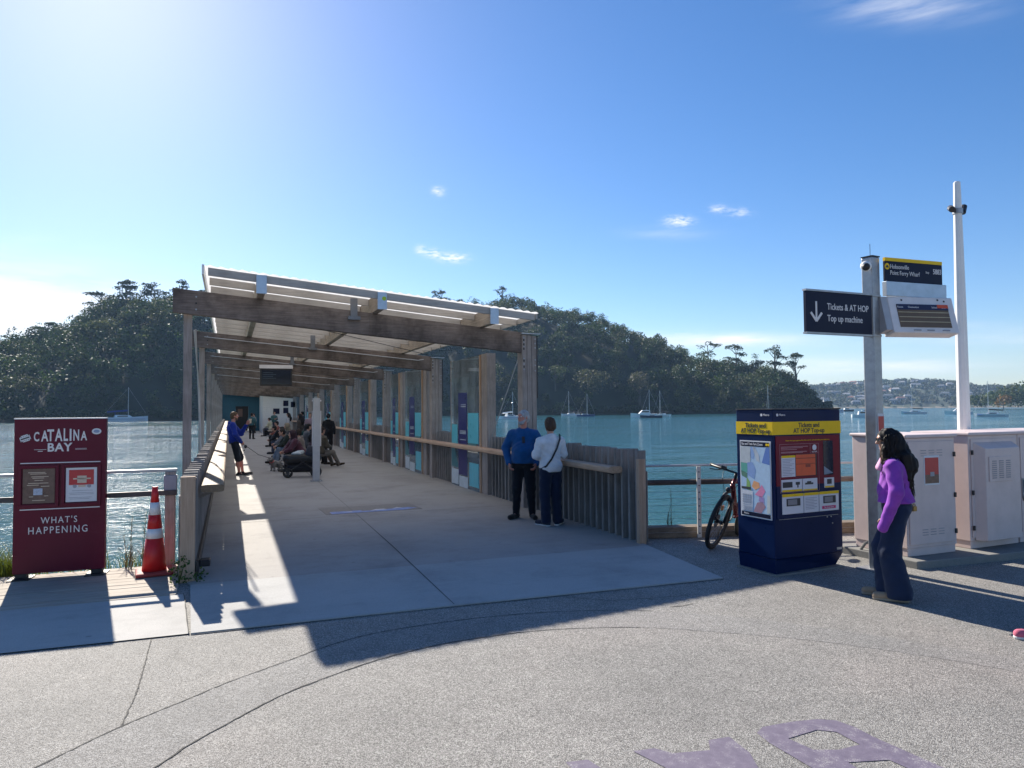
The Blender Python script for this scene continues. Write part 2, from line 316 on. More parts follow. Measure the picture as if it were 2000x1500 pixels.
class MB:
    def __init__(s): s.v = []; s.f = []; s.mi = []; s.cur = 0
    def add(s, vs, fs):
        o = len(s.v); s.v += [tuple(p) for p in vs]; s.f += [tuple(i+o for i in f) for f in fs]; s.mi += [s.cur]*len(fs); return s
    def box(s, x0, x1, y0, y1, z0, z1, mx=None):
        vs = [Vector((x, y, z)) for z in (z0, z1) for y in (y0, y1) for x in (x0, x1)]
        if mx: vs = [mx @ v for v in vs]
        return s.add(vs, [(0, 2, 3, 1), (4, 5, 7, 6), (0, 1, 5, 4), (2, 6, 7, 3), (0, 4, 6, 2), (1, 3, 7, 5)])
    def bar(s, p0, p1, w, h, up=(0, 0, 1)):
        p0 = Vector(p0); p1 = Vector(p1); d = (p1-p0).normalized(); up = Vector(up)
        if abs(d.dot(up)) > .99: up = Vector((0, 1, 0))
        a = d.cross(up).normalized(); b = a.cross(d).normalized()
        vs = [p + a*(i*w/2) + b*(j*h/2) for p in (p0, p1) for j in (-1, 1) for i in (-1, 1)]
        return s.add(vs, [(0, 2, 3, 1), (4, 5, 7, 6), (0, 1, 5, 4), (2, 6, 7, 3), (0, 4, 6, 2), (1, 3, 7, 5)])
    def tube(s, pts, r, n=8, r1=None, cap=True):
        pts = [Vector(p) for p in pts]; k = len(pts); vs = []; a = None
        for i, p in enumerate(pts):
            d = (pts[min(i+1, k-1)]-pts[max(i-1, 0)]).normalized()
            if a is None: a = d.cross(Vector((0, 0, 1)) if abs(d.z) < .9 else Vector((1, 0, 0))).normalized()
            a = (a - d*a.dot(d)).normalized(); b = d.cross(a)
            rr = r if r1 is None else r+(r1-r)*i/(k-1)
            vs += [p+(a*math.cos(2*math.pi*j/n)+b*math.sin(2*math.pi*j/n))*rr for j in range(n)]
        fs = [(i*n+j, i*n+(j+1) % n, (i+1)*n+(j+1) % n, (i+1)*n+j) for i in range(k-1) for j in range(n)]
        if cap: fs += [tuple(range(n))[::-1], tuple(range((k-1)*n, k*n))]
        return s.add(vs, fs)
    def lathe(s, prof, n=24, c=(0, 0, 0), cap=True):
        vs = [(c[0]+r*math.cos(2*math.pi*j/n), c[1]+r*math.sin(2*math.pi*j/n), c[2]+z) for r, z in prof for j in range(n)]
        fs = [(i*n+j, i*n+(j+1) % n, (i+1)*n+(j+1) % n, (i+1)*n+j) for i in range(len(prof)-1) for j in range(n)]
        if cap: fs += [tuple(range(n))[::-1], tuple(range((len(prof)-1)*n, len(prof)*n))]
        return s.add(vs, fs)
    def torus(s, c, Rr, r, ax, n=40, k=10, a0=0, a1=2*math.pi):
        ax = Vector(ax).normalized(); u = ax.cross(Vector((0, 0, 1)) if abs(ax.z) < .9 else Vector((1, 0, 0))).normalized(); w = ax.cross(u); c = Vector(c)
        full = abs(a1-a0-2*math.pi) < 1e-6; m_ = n if full else n+1; vs = []
        for i in range(m_):
            t = a0+(a1-a0)*i/n; e = u*math.cos(t)+w*math.sin(t)
            vs += [c+e*(Rr+r*math.cos(2*math.pi*j/k))+ax*(r*math.sin(2*math.pi*j/k)) for j in range(k)]
        fs = [(i*k+j, i*k+(j+1) % k, ((i+1) % m_)*k+(j+1) % k, ((i+1) % m_)*k+j) for i in range(n if full else n) for j in range(k)]
        return s.add(vs, fs)
    def prism(s, poly, z0, z1):
        n = len(poly); vs = [(x, y, z0) for x, y in poly]+[(x, y, z1) for x, y in poly]
        return s.add(vs, [tuple(range(n))[::-1], tuple(range(n, 2*n))]+[(i, (i+1) % n, n+(i+1) % n, n+i) for i in range(n)])
    def poly3(s, pts): return s.add(pts, [tuple(range(len(pts)))])
    def sphere(s, c, r, n=16, k=10, sc=(1, 1, 1)):
        prof = [(max(1e-4, r*math.sin(math.pi*i/k)), -r*math.cos(math.pi*i/k)) for i in range(k+1)]
        vs = [(c[0]+q*math.cos(2*math.pi*j/n)*sc[0], c[1]+q*math.sin(2*math.pi*j/n)*sc[1], c[2]+z*sc[2]) for q, z in prof for j in range(n)]
        fs = [(i*n+j, i*n+(j+1) % n, (i+1)*n+(j+1) % n, (i+1)*n+j) for i in range(k) for j in range(n)]
        return s.add(vs, fs)
    def mesh(s, name):
        me = bpy.data.meshes.new(name); me.from_pydata(s.v, [], s.f); me.update()
        return me
    def build(s, name, mt, parent=None, smooth=False, bevel=0.0, label=None):
        me = s.mesh(name); o = link(name, me, mt, parent, smooth, bevel, label)
        if any(s.mi): me.polygons.foreach_set('material_index', s.mi)
        return o

def text(body, size, loc, mt, parent, rot=(R(90), 0, 0), name='lettering', sx=1.0, align='CENTER', bold=0.0, ext=.0012, label=None):
    cu = bpy.data.curves.new('text', 'FONT'); cu.body = body; cu.size = size; cu.align_x = align; cu.align_y = 'CENTER'; cu.extrude = ext; cu.offset = bold
    cu.resolution_u = 3
    t = bpy.data.objects.new('tmp_text', cu); COL.objects.link(t)
    dg = bpy.context.evaluated_depsgraph_get(); me = bpy.data.meshes.new_from_object(t.evaluated_get(dg)); me.name = name
    bpy.data.objects.remove(t); bpy.data.curves.remove(cu)
    me.materials.clear(); me.transform(Matrix.Diagonal((sx, 1, 1, 1)))
    o = link(name, me, mt, parent, label=label); o.location = loc; o.rotation_euler = rot
    return o

def text_fit(body, w, h, loc, mt, parent, rot=(R(90), 0, 0), bold=0.0, space=1.0, ext=.0012):
    """lettering scaled to an exact width and cap height, centred on loc"""
    cu = bpy.data.curves.new('text', 'FONT'); cu.body = body; cu.size = 1; cu.extrude = 0; cu.offset = bold; cu.space_character = space; cu.resolution_u = 3; cu.extrude = ext
    t = bpy.data.objects.new('tmp_text', cu); COL.objects.link(t); dg = bpy.context.evaluated_depsgraph_get(); me = bpy.data.meshes.new_from_object(t.evaluated_get(dg)); me.name = 'lettering'
    bpy.data.objects.remove(t); bpy.data.curves.remove(cu); me.materials.clear()
    V = np.empty(len(me.vertices)*3, np.float32); me.vertices.foreach_get('co', V); V = V.reshape(-1, 3); lo, hi = V.min(0), V.max(0)
    me.transform(Matrix.Diagonal((w/(hi[0]-lo[0]), h/(hi[1]-lo[1]), 1, 1)) @ Matrix.Translation((-(lo[0]+hi[0])/2, -(lo[1]+hi[1])/2, 0)))
    o = link('lettering', me, mt, parent); o.location = loc; o.rotation_euler = rot; return o

# ------------------------------------------------------------------ setting: ground, deck, water
WATER_Z = -1.6
def struct(o): o['kind'] = 'structure'; return o
KERB = [(5.2, 8.62), (6.74, 8.20), (8.0, 7.86), (12, 6.85), (40, 0.5)]
def grid_sheet(name, poly, z, mt):
    b = MB(); b.poly3([(x, y, z) for x, y in poly]); return struct(b.build(name, mt))
grid_sheet('ground', [(-70, -60), (70, -60), (70, -6), (40, .5)] + [(12, 6.85), (8.0, 7.86), (6.74, 8.2), (5.2, 8.62), (-.42, 9.36), (-70, 9.36)], 0.0, M['agg'])
def strip(pts_a, pts_b, z, name, mt):
    b = MB(); n = len(pts_a)
    b.add([(x, y, z) for x, y in pts_a]+[(x, y, z) for x, y in pts_b], [(i, i+1, n+i+1, n+i) for i in range(n-1)])
    return struct(b.build(name, mt))
def smooth_line(P, k=8, jit=0.0):
    out = []
    for i in range(len(P)-1):
        p0, p1, p2, p3 = P[max(i-1, 0)], P[i], P[i+1], P[min(i+2, len(P)-1)]
        for j in range(k):
            t = j/k
            q = [.5*((2*p1[c])+(-p0[c]+p2[c])*t+(2*p0[c]-5*p1[c]+4*p2[c]-p3[c])*t*t+(-p0[c]+3*p1[c]-3*p2[c]+p3[c])*t**3) for c in (0, 1)]
            out.append((q[0]+rnd.uniform(-jit, jit), q[1]+rnd.uniform(-jit, jit)))
    out.append(P[-1]); return out
LA = [(-3.2, 1.6), (-1.6, 3.5), (-.92, 4.29), (-.77, 4.46), (-.55, 4.69), (-.22, 4.96), (0, 5.15), (.4, 5.42), (.71, 5.64), (1.05, 5.79), (1.45, 5.86), (2.13, 5.87), (2.87, 5.74), (3.59, 5.41), (4.24, 4.85), (4.71, 4.23), (5.22, 3.4), (5.8, 2.2)]
LB = [(-2.6, 1.2), (-1.1, 3.2), (-.34, 4.08), (-.21, 4.26), (.02, 4.50), (.36, 4.82), (.86, 5.12), (1.27, 5.28), (1.69, 5.36), (2.3, 5.36), (2.87, 5.22), (3.32, 5.0), (3.97, 4.5), (4.46, 4.0), (4.97, 3.24), (5.5, 2.1)]
la = smooth_line(LA, 8); lb = smooth_line(LB, 8)
k = 120
def resample(P, k):
    P = np.array(P); d = np.r_[0, np.cumsum(np.hypot(*np.diff(P, axis=0).T))]; t = np.linspace(0, d[-1], k)
    return list(zip(np.interp(t, d, P[:, 0]), np.interp(t, d, P[:, 1])))
strip(resample(la, k), resample(lb, k), .0015, 'paving_band', M['agg_band'])
def joint(P, w, name='paving_joint', z=.0035):
    P = resample(P, max(12, len(P)*2)); a = []; b = []
    for i, p in enumerate(P):
        q0 = P[max(i-1, 0)]; q1 = P[min(i+1, len(P)-1)]; d = Vector((q1[0]-q0[0], q1[1]-q0[1])).normalized()
        ww = w*rnd.uniform(.35, 1.25); ox, oy = rnd.uniform(-.003, .003), rnd.uniform(-.003, .003)
        a.append((p[0]-d.y*ww/2+ox, p[1]+d.x*ww/2+oy)); b.append((p[0]+d.y*ww/2+ox, p[1]-d.x*ww/2+oy))
    return strip(a, b, z, name, M['joint'])
joint(la[:104], .012); joint(lb[:72], .011); joint(lb[70:86], .006); joint(smooth_line([(-.56, 4.70), (-.55, 4.97), (-.54, 5.32), (-.56, 6.39)], 10), .010)
joint(smooth_line([(3.0, 6.2), (3.3, 5.95), (3.7, 5.85), (4.2, 5.78)], 8, .012), .008)
joint([(4.95, 6.9), (5.3, 6.75), (5.42, 6.72)], .008); joint([(3.72, 5.52), (3.85, 5.5), (3.98, 5.53)], .012)
# concrete: footpath slab with boardwalk strip on the left, apron, darker deck
grid_sheet('footpath', [(-14, 6.75), (-.285, 6.37), (-.40, 7.75), (-14, 7.9)], .010, M['slab'])
bw = MB()
for i in range(10):
    y0 = 7.765+i*.155
    bw.box(-14, -.47, y0, y0+.147, -.05, .014+rnd.uniform(-.002, .002))
struct(bw.build('boardwalk', M['boards'], bevel=.004))
ap = MB(); ap.prism([(-.275, 6.36), (1.5, 6.32), (4.83, 6.19), (5.08, 8.03), (-.36, 8.12)], -.1, .014); struct(ap.build('apron', M['apron']))
dk = MB(); dk.prism([(-.36, 8.125), (5.08, 8.035), (5.22, 8.6), (5.22, 78), (-.48, 78), (-.48, 8.6)], -.35, .013); struct(dk.build('wharf_deck', M['deck']))
joint([(1.93, 6.33), (2.0, 9), (2.05, 12.2), (2.1, 18), (2.1, 40)], .012, 'deck_joint', .017)
for y in (12.25, 18.5, 24.7, 31.0): joint([(-.3, y), (2.3, y+.06), (5.0, y+.12)], .012, 'deck_joint', .017)
joint([(-.275, 6.345), (1.5, 6.305), (4.83, 6.175)], .014, 'paving_joint', .006)
joint([(-.29, 6.37), (-.40, 7.75)], .012, 'paving_joint', .018)
sw = MB()
K2 = [(-70, 9.36), (-.42, 9.36), (5.2, 8.62), (6.74, 8.2), (8, 7.86), (12, 6.85), (40, .5), (70, -6)]
for a, c in zip(K2[:-1], K2[1:]): sw.add([(a[0], a[1], -4), (c[0], c[1], -4), (c[0], c[1], -.001), (a[0], a[1], -.001)], [(0, 1, 2, 3)])
struct(sw.build('seawall', M['seawall']))
bk = MB()
for i in range(28):
    x0 = -22+i*.8
    bk.add([(x0, 9.36, -.02), (x0+.8, 9.36, -.02), (x0+.8, 9.75, -.10+.05*math.sin(i)), (x0, 9.75, -.10+.05*math.sin(i-1)), (x0+.8, 11.6, -1.7), (x0, 11.6, -1.7)], [(0, 1, 2, 3), (3, 2, 4, 5)])
struct(bk.build('bank', M['soil']))
wb = MB(); wb.poly3([(-2400, -100, WATER_Z), (2600, -100, WATER_Z), (2600, 2600, WATER_Z), (-2400, 2600, WATER_Z)]); struct(wb.build('water', M['water']))

# ------------------------------------------------------------------ the wharf shelter
SUNSL = -.0886
def zs(x): return 3.925 + SUNSL*x          # roof sheet
def zbt(x): return 3.632 + -.086*x         # beam top
BAYS = [12+6.25*i for i in range(10)]
sh = empty('ferry_shelter', (0, 0, 0), 0, 'long weathered timber wharf shelter with translucent sloping roof and glass screens on its right', 'shelter')
def beam_at(y, i):
    b = MB(); th = .14
    for (x0, x1) in ((-.81, 2.2), (2.2, 5.0)):
        b.add([(x, yy, z) for yy in (y, y+th) for x, z in ((x0, zbt(x0)-.375), (x1, zbt(x1)-.375), (x1, zbt(x1)), (x0, zbt(x0)))],
              [(0, 1, 2, 3), (7, 6, 5, 4), (0, 4, 5, 1), (3, 2, 6, 7), (0, 3, 7, 4), (1, 5, 6, 2)])
    return b
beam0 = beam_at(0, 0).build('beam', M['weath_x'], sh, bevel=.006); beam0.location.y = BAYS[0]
bolts = MB()
for (dx, dz) in ((-.48, -.13), (-.48, -.30)): bolts.lathe([(.02, 0), (.02, .012), (.001, .013)], 10)
def bolt_row(pts, y):
    b = MB()
    for x, z in pts:
        b.add([(x+.014*math.cos(t*math.pi/3), y, z+.014*math.sin(t*math.pi/3)) for t in range(6)]+[(x+.014*math.cos(t*math.pi/3), y-.014, z+.014*math.sin(t*math.pi/3)) for t in range(6)],
              [tuple(range(6, 12))]+[(i, 6+i, 6+(i+1) % 6, (i+1) % 6) for i in range(6)])
    return b
bolt_row([(-.48, 3.575), (-.48, 3.38)], -.002).build('bolt', M['steel'], beam0)
bolt_row([(-.48, 3.475)], -.002).build('bolt_hole', M['black'], beam0)
for y in BAYS[1:]:
    c = copy_tree(beam0, sh); c.location.y = y
# right columns with their corner blocks, left posts
def column():
    b = MB()
    for x0 in (4.97, 5.065, 5.16): b.box(x0, x0+.09, 0, .24, -2.6, 3.16-(x0-4.97)*.1)
    return b
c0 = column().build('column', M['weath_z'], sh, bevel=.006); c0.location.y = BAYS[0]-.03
bolt_row([(5.0, z) for z in (3.1, 3.02, 2.94, 2.72, 2.62, 2.52)]+[(5.22, z) for z in (3.08, 3.0, 2.92, 2.70, 2.6, 2.5)], -.002).build('bolt', M['steel'], c0)
bb = MB()
for z in (3.06, 2.98, 2.90, 2.68, 2.57): bb.box(4.988, 5.012, -.004, -.001, z-.02, z+.02)
bb.build('washer_strip', M['black'], c0); MB().box(5.252, 5.275, .0, .20, 2.0, 3.14).build('black_strip', M['black'], c0)
MB().box(4.94, 5.31, -.05, .28, 3.165, 3.185).build('column_cap', M['steel'], c0)
p0 = MB().box(-.665, -.545, .02, .13, -2.6, 3.32).build('post', M['weath_z'], sh, bevel=.006); p0.location.y = BAYS[0]+.14
for y in BAYS[1:]:
    c = copy_tree(c0, sh); c.location.y = y-.03
    c = copy_tree(p0, sh); c.location.y = y+.14
YE = 68.6
# rafters, purlins, fascia, sheet
for x in (.45, 2.29, 4.22):
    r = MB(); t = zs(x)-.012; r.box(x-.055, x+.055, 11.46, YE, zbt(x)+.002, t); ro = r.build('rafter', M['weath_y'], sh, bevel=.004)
    cp = MB(); cp.box(x-.075, x+.075, 11.385, 11.40, zbt(x)-.01, zs(x)-.02); cp.build('end_cap', M['plate'], ro)
    if x == 2.29:
        st = MB(); st.add([(x+.03+.035*math.cos(q*math.pi/8), 11.383, 3.60+.035*math.sin(q*math.pi/8)) for q in range(16)], [tuple(range(16))[::-1]]); st.build('sticker', mat('lime_sticker', (.45, .62, .04), .5), ro)
xs = [-.30, .39, .51, 2.23, 2.35, 4.16, 4.28, 4.98]
def purlin(y, h=.115, th=.045):
    b = MB()
    for i in (0, 2, 4, 6):
        x0, x1 = xs[i], xs[i+1]
        b.add([(x, yy, z) for yy in (0, th) for x, z in ((x0, zs(x0)-.014-h), (x1, zs(x1)-.014-h), (x1, zs(x1)-.014), (x0, zs(x0)-.014))],
              [(0, 1, 2, 3), (7, 6, 5, 4), (0, 4, 5, 1), (3, 2, 6, 7), (0, 3, 7, 4), (1, 5, 6, 2)])
    return b
M['purlin'] = wood('purlin_timber', (.36, .335, .31), (.54, .505, .47), 'X', stain=.3)
pu0 = purlin(0).build('purlin', M['purlin'], sh); pu0.location.y = 11.42
yy = 12.27
while yy < YE-.1:
    c = pu0.copy(); COL.objects.link(c); c.parent = sh; c.location.y = yy; yy += .86
sb = MB(); nx = 110; x0, x1 = -.37, 5.05; prof = []
for i in range(nx+1):
    x = x0+(x1-x0)*i/nx; prof.append((x, zs(x)+.012*math.sin(x*2*math.pi/.15)+.012))
ys = [11.40]+[11.4+i*2.86 for i in range(1, 20)]+[YE]
sb.add([(x, y, z) for y in ys for x, z in prof]+[(x, y, z+.003) for y in ys for x, z in prof],
       [(j*(nx+1)+i, j*(nx+1)+i+1, (j+1)*(nx+1)+i+1, (j+1)*(nx+1)+i) for j in range(len(ys)-1) for i in range(nx)])
sb.build('roof_sheet', M['roofsheet'], sh, smooth=True)
tr = MB(); tr.box(-.385, -.355, 11.41, YE, zs(-.37)-.13, zs(-.37)+.02); tr.build('verge_trim', M['white'], sh)
tr = MB(); tr.box(5.0, 5.03, 11.41, YE, zs(5.02)-.10, zs(5.02)-.01); tr.build('eave_trim', M['purlin'], sh)
# steel light brackets, tie rods, conduit
for i, y in enumerate(BAYS[:5]):
    b = MB(); x = 1.93
    b.box(x-.055, x+.055, y-.07, y-.004, zbt(x)-.10, zbt(x)+.20); b.box(x-.10, x+.10, y-.10, y-.004, zbt(x)-.16, zbt(x)-.10); b.build('steel_bracket', M['bracket'], sh)
    b = MB(); b.tube([(-.3, y+.3, zbt(-.3)+.02), (1.9, y+3.1, zbt(1.9)-.02)], .008, 6); b.tube([(1.9, y+3.1, zbt(1.9)-.02), (4.9, y+6.0, zbt(4.9))], .008, 6); b.build('tie_rod', M['steel_d'], sh)
    b = MB(); yy = y+6.25-.04; b.tube([(-.55, yy, zbt(-.55)-.12), (4.6, yy, zbt(4.6)-.14), (4.75, yy, zbt(4.75)-.10)], .012, 6); b.build('conduit', M['signpost'], sh)
b = MB(); b.tube([(-.52, 12.4, 3.1), (-.50, 14.0, 2.2), (-.47, 14.3, 1.0)], .012, 6); b.tube([(-.53, 13.2, 3.2), (-.49, 14.6, 1.0)], .008, 6); b.build('cable', M['signpost'], sh)
for yb in (12.4, 18.7): 
    b = MB(); b.tube([(5.12, yb, 2.9), (5.14, yb+2.0, .9)], .012, 6); b.build('brace', M['signpost'], sh)
# glass screens with vinyl graphics and their side posts
GL = [(14.45, 16.55), (19.4, 21.4), (22.3, 23.5), (27.5, 29.5), (33.2, 35.2), (38.5, 40.5), (44.5, 46.5), (50, 52)]
for i, (y0, y1) in enumerate(GL):
    po = MB().box(5.03, 5.23, y0-.38, y0-.02, -.3, 2.98).build('screen_post', M['weath_z'], sh, bevel=.006)
    MB().box(5.0, 5.04, y0-.03, y0+.03, .015, 2.97).build('glazing_bar', M['endpost'], po)
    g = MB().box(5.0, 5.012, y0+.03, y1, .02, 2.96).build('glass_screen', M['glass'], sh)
    w = y1-y0; MB().box(4.992, 4.999, y0+w*.42, y0+w*.72, .30+(i % 2)*.2, 2.18).build('navy_graphic', M['vin_navy'], g)
    for a_, b_, z0, z1 in ((.04, .34, .10, .62), (.04, .38, 1.05, 1.72), (.76, .97, .95, 1.45)): MB().box(4.994, 4.998, y0+w*a_, y0+w*b_, z0, z1).build('cyan_graphic', M['vin_cyan'], g)
    for P3 in (((.1, 1.0), (.4, 1.0), (.22, 1.42)), ((.73, .45), (.99, .45), (.99, 1.3))): MB().add([(4.9965, y0+w*u, z) for u, z in P3], [(0, 1, 2)]).build('teal_graphic', M['vin_teal'], g)
    for a_, b_, z0, z1 in ((.73, .98, .05, .40), (.40, .70, .02, .27)): MB().box(4.9945, 4.9985, y0+w*a_, y0+w*b_, z0, z1).build('white_graphic', M['vin_pale'], g)
    q = MB()
    for z in (1.9, 1.86, 1.3, 1.27, 1.24, 1.1): q.box(4.989, 4.9915, y0+w*.45, y0+w*(.62 if z > 1.5 else .66), z, z+.014)
    q.build('small_print', M['vin_pale'], g)
    MB().box(5.03, 5.16, y1+.02, y1+.16, -.3, 2.98).build('screen_post', M['weath_z'], sh, bevel=.006)
# terminal building at the far end
tb = empty('terminal_building', (0, 0, 0), 0, 'low ferry terminal building with teal end wall, dark doorway and white weatherboards', 'building')
w = MB(); w.box(-.9, .55, 68.8, 69.1, 0.015, 4.2); w.box(1.65, 2.6, 68.8, 69.1, 0.015, 4.2); w.box(.55, 1.65, 68.8, 69.1, 2.25, 4.2); w.build('teal_wall', M['teal_wall'], tb)
d = MB().box(.58, 1.62, 68.95, 69.05, .02, 2.24).build('door', M['dark_open'], tb); MB().box(.75, 1.15, 68.93, 68.95, 1.3, 2.0).build('door_pane', M['poster_d'], d)
w = MB()
for i in range(26): w.box(2.6, 5.3, 62.02-.012*(i % 2), 62.2, .02+i*.16, .02+i*.16+.157)
w.box(2.58, 2.66, 62.19, 68.8, .02, 4.2); w.build('weatherboard_wall', M['board_wall'], tb)
for x, z, wd in ((3.4, 1.55, .5), (4.2, 2.2, .4), (4.2, 1.6, .4), (4.8, 2.1, .35)): MB().box(x, x+wd, 61.97, 62.0, z, z+.45).build('notice', M['navy2'], tb)

# hanging monitor
t = empty('departure_monitor', (1.43, 24.4, 2.62), 0, 'black departure screen hung on a pale bracket under the shelter roof', 'monitor')
MB().box(-.5, .5, 0, .08, 0, .56).build('screen_case', M['black'], t, bevel=.01); MB().box(-.45, .45, -.006, -.001, .05, .51).build('screen', M['screen'], t)
q = MB()
for i in range(4): q.box(-.42, -.1+.1*(i % 2), -.010, -.007, .42-.06*i, .43-.06*i)
q.build('text_rows', mat('faint_screen_text', (.06, .11, .16), .4), t); MB().box(-.52, .52, .0, .12, .565, .68).build('bracket', M['offwhite'], t)

# ------------------------------------------------------------------ side fences of the wharf
rf = empty('slat_fence', (5.1, 8.3, 0), 0, 'weathered vertical slat fence with rounded tan handrail along the right deck edge', 'fence')
segs = [(8.26, 14.05)]+[(a[1]+.18, b[0]-.39) for a, b in zip(GL[:-1], GL[1:])]+[(52.05, 61.9)]
for (a, c) in segs:
    b = MB(); y = a
    while y < c-.04:
        z = 1.245+rnd.uniform(-.02, .012); b.box(-.03, .115, y-8.3, y-8.3+.046, -.12, z); y += .187
    b.box(.119, .14, a-8.3, c-8.3, -.25, .95); b.build('slat_panel', M['slat'], rf, bevel=.004)
b = MB(); b.box(-.06, .05, -.135, -.07, -.2, 1.125); b.build('end_post', M['endpost'], rf, bevel=.006)
def rail_prof(xc, zc, w, h, y0, y1, b, n=14):
    pr = [(xc+w/2*(abs(math.cos(t))**.42)*(1 if math.cos(t) > 0 else -1), zc+h/2*(abs(math.sin(t))**.42)*(1 if math.sin(t) > 0 else -1)) for t in [2*math.pi*i/n for i in range(n)]]
    b.add([(x, y, z) for y in (y0, y1) for x, z in pr], [(i, (i+1) % n, n+(i+1) % n, n+i) for i in range(n)]+[tuple(range(n))[::-1], tuple(range(n, 2*n))])
b = MB(); yy = .30
while yy < 53: rail_prof(-.155, .955, .21, .095, yy, yy+5.98, b); yy += 6
b.build('handrail', M['rail'], rf, smooth=False)
b = MB()
for i in range(27): b.bar((-.03, .6+i*2, .86), (-.16, .6+i*2, .905), .05, .02)
b.build('rail_bracket', M['steel_d'], rf)
lf = empty('slat_fence', (-.38, 8.3, 0), 0, 'weathered slat fence with wide sunlit leaning rail along the left deck edge', 'fence')
b = MB(); y = .08; lim = [.08+i*.187 for i in range(320)]
for y in lim:
    z = 1.115+rnd.uniform(-.03, .02); b.box(-.085, .065, y, y+.048, -.12, z)
b.build('slat_panel', M['slat'], lf, bevel=.004); MB().box(-.11, -.089, .08, 59.9, -.25, .9).build('backing_board', M['slat'], lf)
b = MB(); yy = .42
while yy < 60: rail_prof(.215, .935, .245, .085, yy, yy+5.985, b); yy += 6
b.build('leaning_rail', M['rail_l'], lf)
b = MB()
for i in range(30): b.bar((.066, .8+i*2, .80), (.24, .8+i*2, .885), .05, .03)
b.build('rail_bracket', M['slat'], lf)
MB().box(-.09, .055, -.02, .06, -.2, 1.11).build('end_post', M['endpost'], lf, bevel=.006)
b = MB(); b.box(.09, .20, .25, .42, .10, .17); b.build('deck_light', M['black'], lf, bevel=.01)
b = MB(); b.box(.066, .09, .0, 12, .06, .22); b.build('kick_board', M['black'], lf)

# grey sign post in the middle of the deck
t = empty('deck_sign_post', (2.07, 18.7, .013), 0, 'plain grey post carrying the back of a tall sign in the middle of the deck', 'sign')
b = MB(); b.box(-.085, .085, -.06, .06, .012, 2.10); b.build('post', M['signpost'], t, bevel=.006)
b = MB(); b.box(-.16, .16, -.12, .12, 0, .012); b.build('base_plate', M['steel'], t); b = MB()
for sx in (-1, 1):
    for sy in (-1, 1): b.lathe([(.016, .012), (.016, .03), (.001, .031)], 8, (.125*sx, .09*sy, 0))
b.build('bolt', M['steel'], t)
MB().box(-.10, .13, .064, .085, .88, 2.06).build('sign_panel', M['offwhite'], t)
MB().box(-.19, -.09, .02, .06, 1.78, 2.02).build('clamp', M['slat'], t); MB().box(.09, .17, .02, .06, 1.78, 2.02).build('clamp', M['slat'], t)

# floor graphic on the deck
t = empty('floor_decal', (2.45, 12.85, .013), R(2), 'worn blue and brown picture decal stuck flat on the deck', 'decal')
MB().box(-.90, .80, -.26, .62, .0005, .004).build('printed_sheet', mat('decal_brown', (.16, .145, .14), .5, var=.5, scale=26), t)
b = MB(); b.box(-.80, -.25, -.24, .02, .0045, .006); b.prism([(-.25, -.24), (.5, -.24), (.74, -.1), (.62, .06), (.1, -.06), (-.25, -.08)], .0045, .006); b.build('blue_patch', mat('decal_blue', (.16, .24, .52), .5, var=.3, scale=12), t)
b = MB(); b.prism([(-.1, -.1), (.02, .03), (.16, .02), (.2, -.08)], .0065, .008); b.prism([(.3, -.02), (.42, .10), (.5, .0)], .0065, .008); b.prism([(-.6, -.1), (-.42, -.06), (-.44, -.14)], .0065, .008); b.build('white_shapes', mat('decal_white', (.55, .55, .6), .5), t)

# worn letters painted on the ground
t = empty('ground_lettering', (2.5, 3.2, 0), 0, 'large worn purple letters painted on the pale aggregate paving', 'lettering')
def letter(poly, hole=None):
    bm = bmesh.new()
    def loop(P):
        vs = [bm.verts.new((x-2.5, y-3.2, .003)) for x, y in P]; return [bm.edges.new((vs[i], vs[(i+1) % len(vs)])) for i in range(len(vs))]
    e = loop(poly)
    for h in (hole or []): e += loop(h)
    bmesh.ops.triangle_fill(bm, edges=e, use_beauty=True)
    me = bpy.data.meshes.new('letter'); bm.to_mesh(me); bm.free(); 
    for p in me.polygons:
        if p.normal.z < 0: p.flip()
    return link('letter', me, M['letter'], t)
letter([(2.70, 3.10), (2.72, 3.22), (2.80, 3.265), (3.0, 3.255), (3.16, 3.225), (3.245, 3.17), (3.275, 3.06), (3.27, 2.94), (3.31, 2.56), (3.36, 2.2), (3.2, 2.2), (3.13, 2.72), (2.92, 2.78), (2.86, 2.2), (2.70, 2.2), (2.71, 2.80)],
       [[(2.83, 3.10), (3.05, 3.12), (3.13, 3.06), (3.13, 2.90), (2.98, 2.90), (2.86, 2.95)]])
letter([(1.98, 3.30), (2.10, 3.285), (2.16, 3.20), (2.36, 3.155), (2.42, 3.25), (2.55, 3.24), (2.53, 3.05), (2.46, 2.9), (2.5, 2.2), (2.35, 2.2), (2.33, 2.95), (2.17, 3.0), (2.16, 2.2), (2.02, 2.2), (2.05, 3.05)])
letter([(1.60, 3.33), (1.72, 3.31), (1.80, 2.9), (1.7, 2.2), (1.55, 2.2), (1.63, 2.9)])

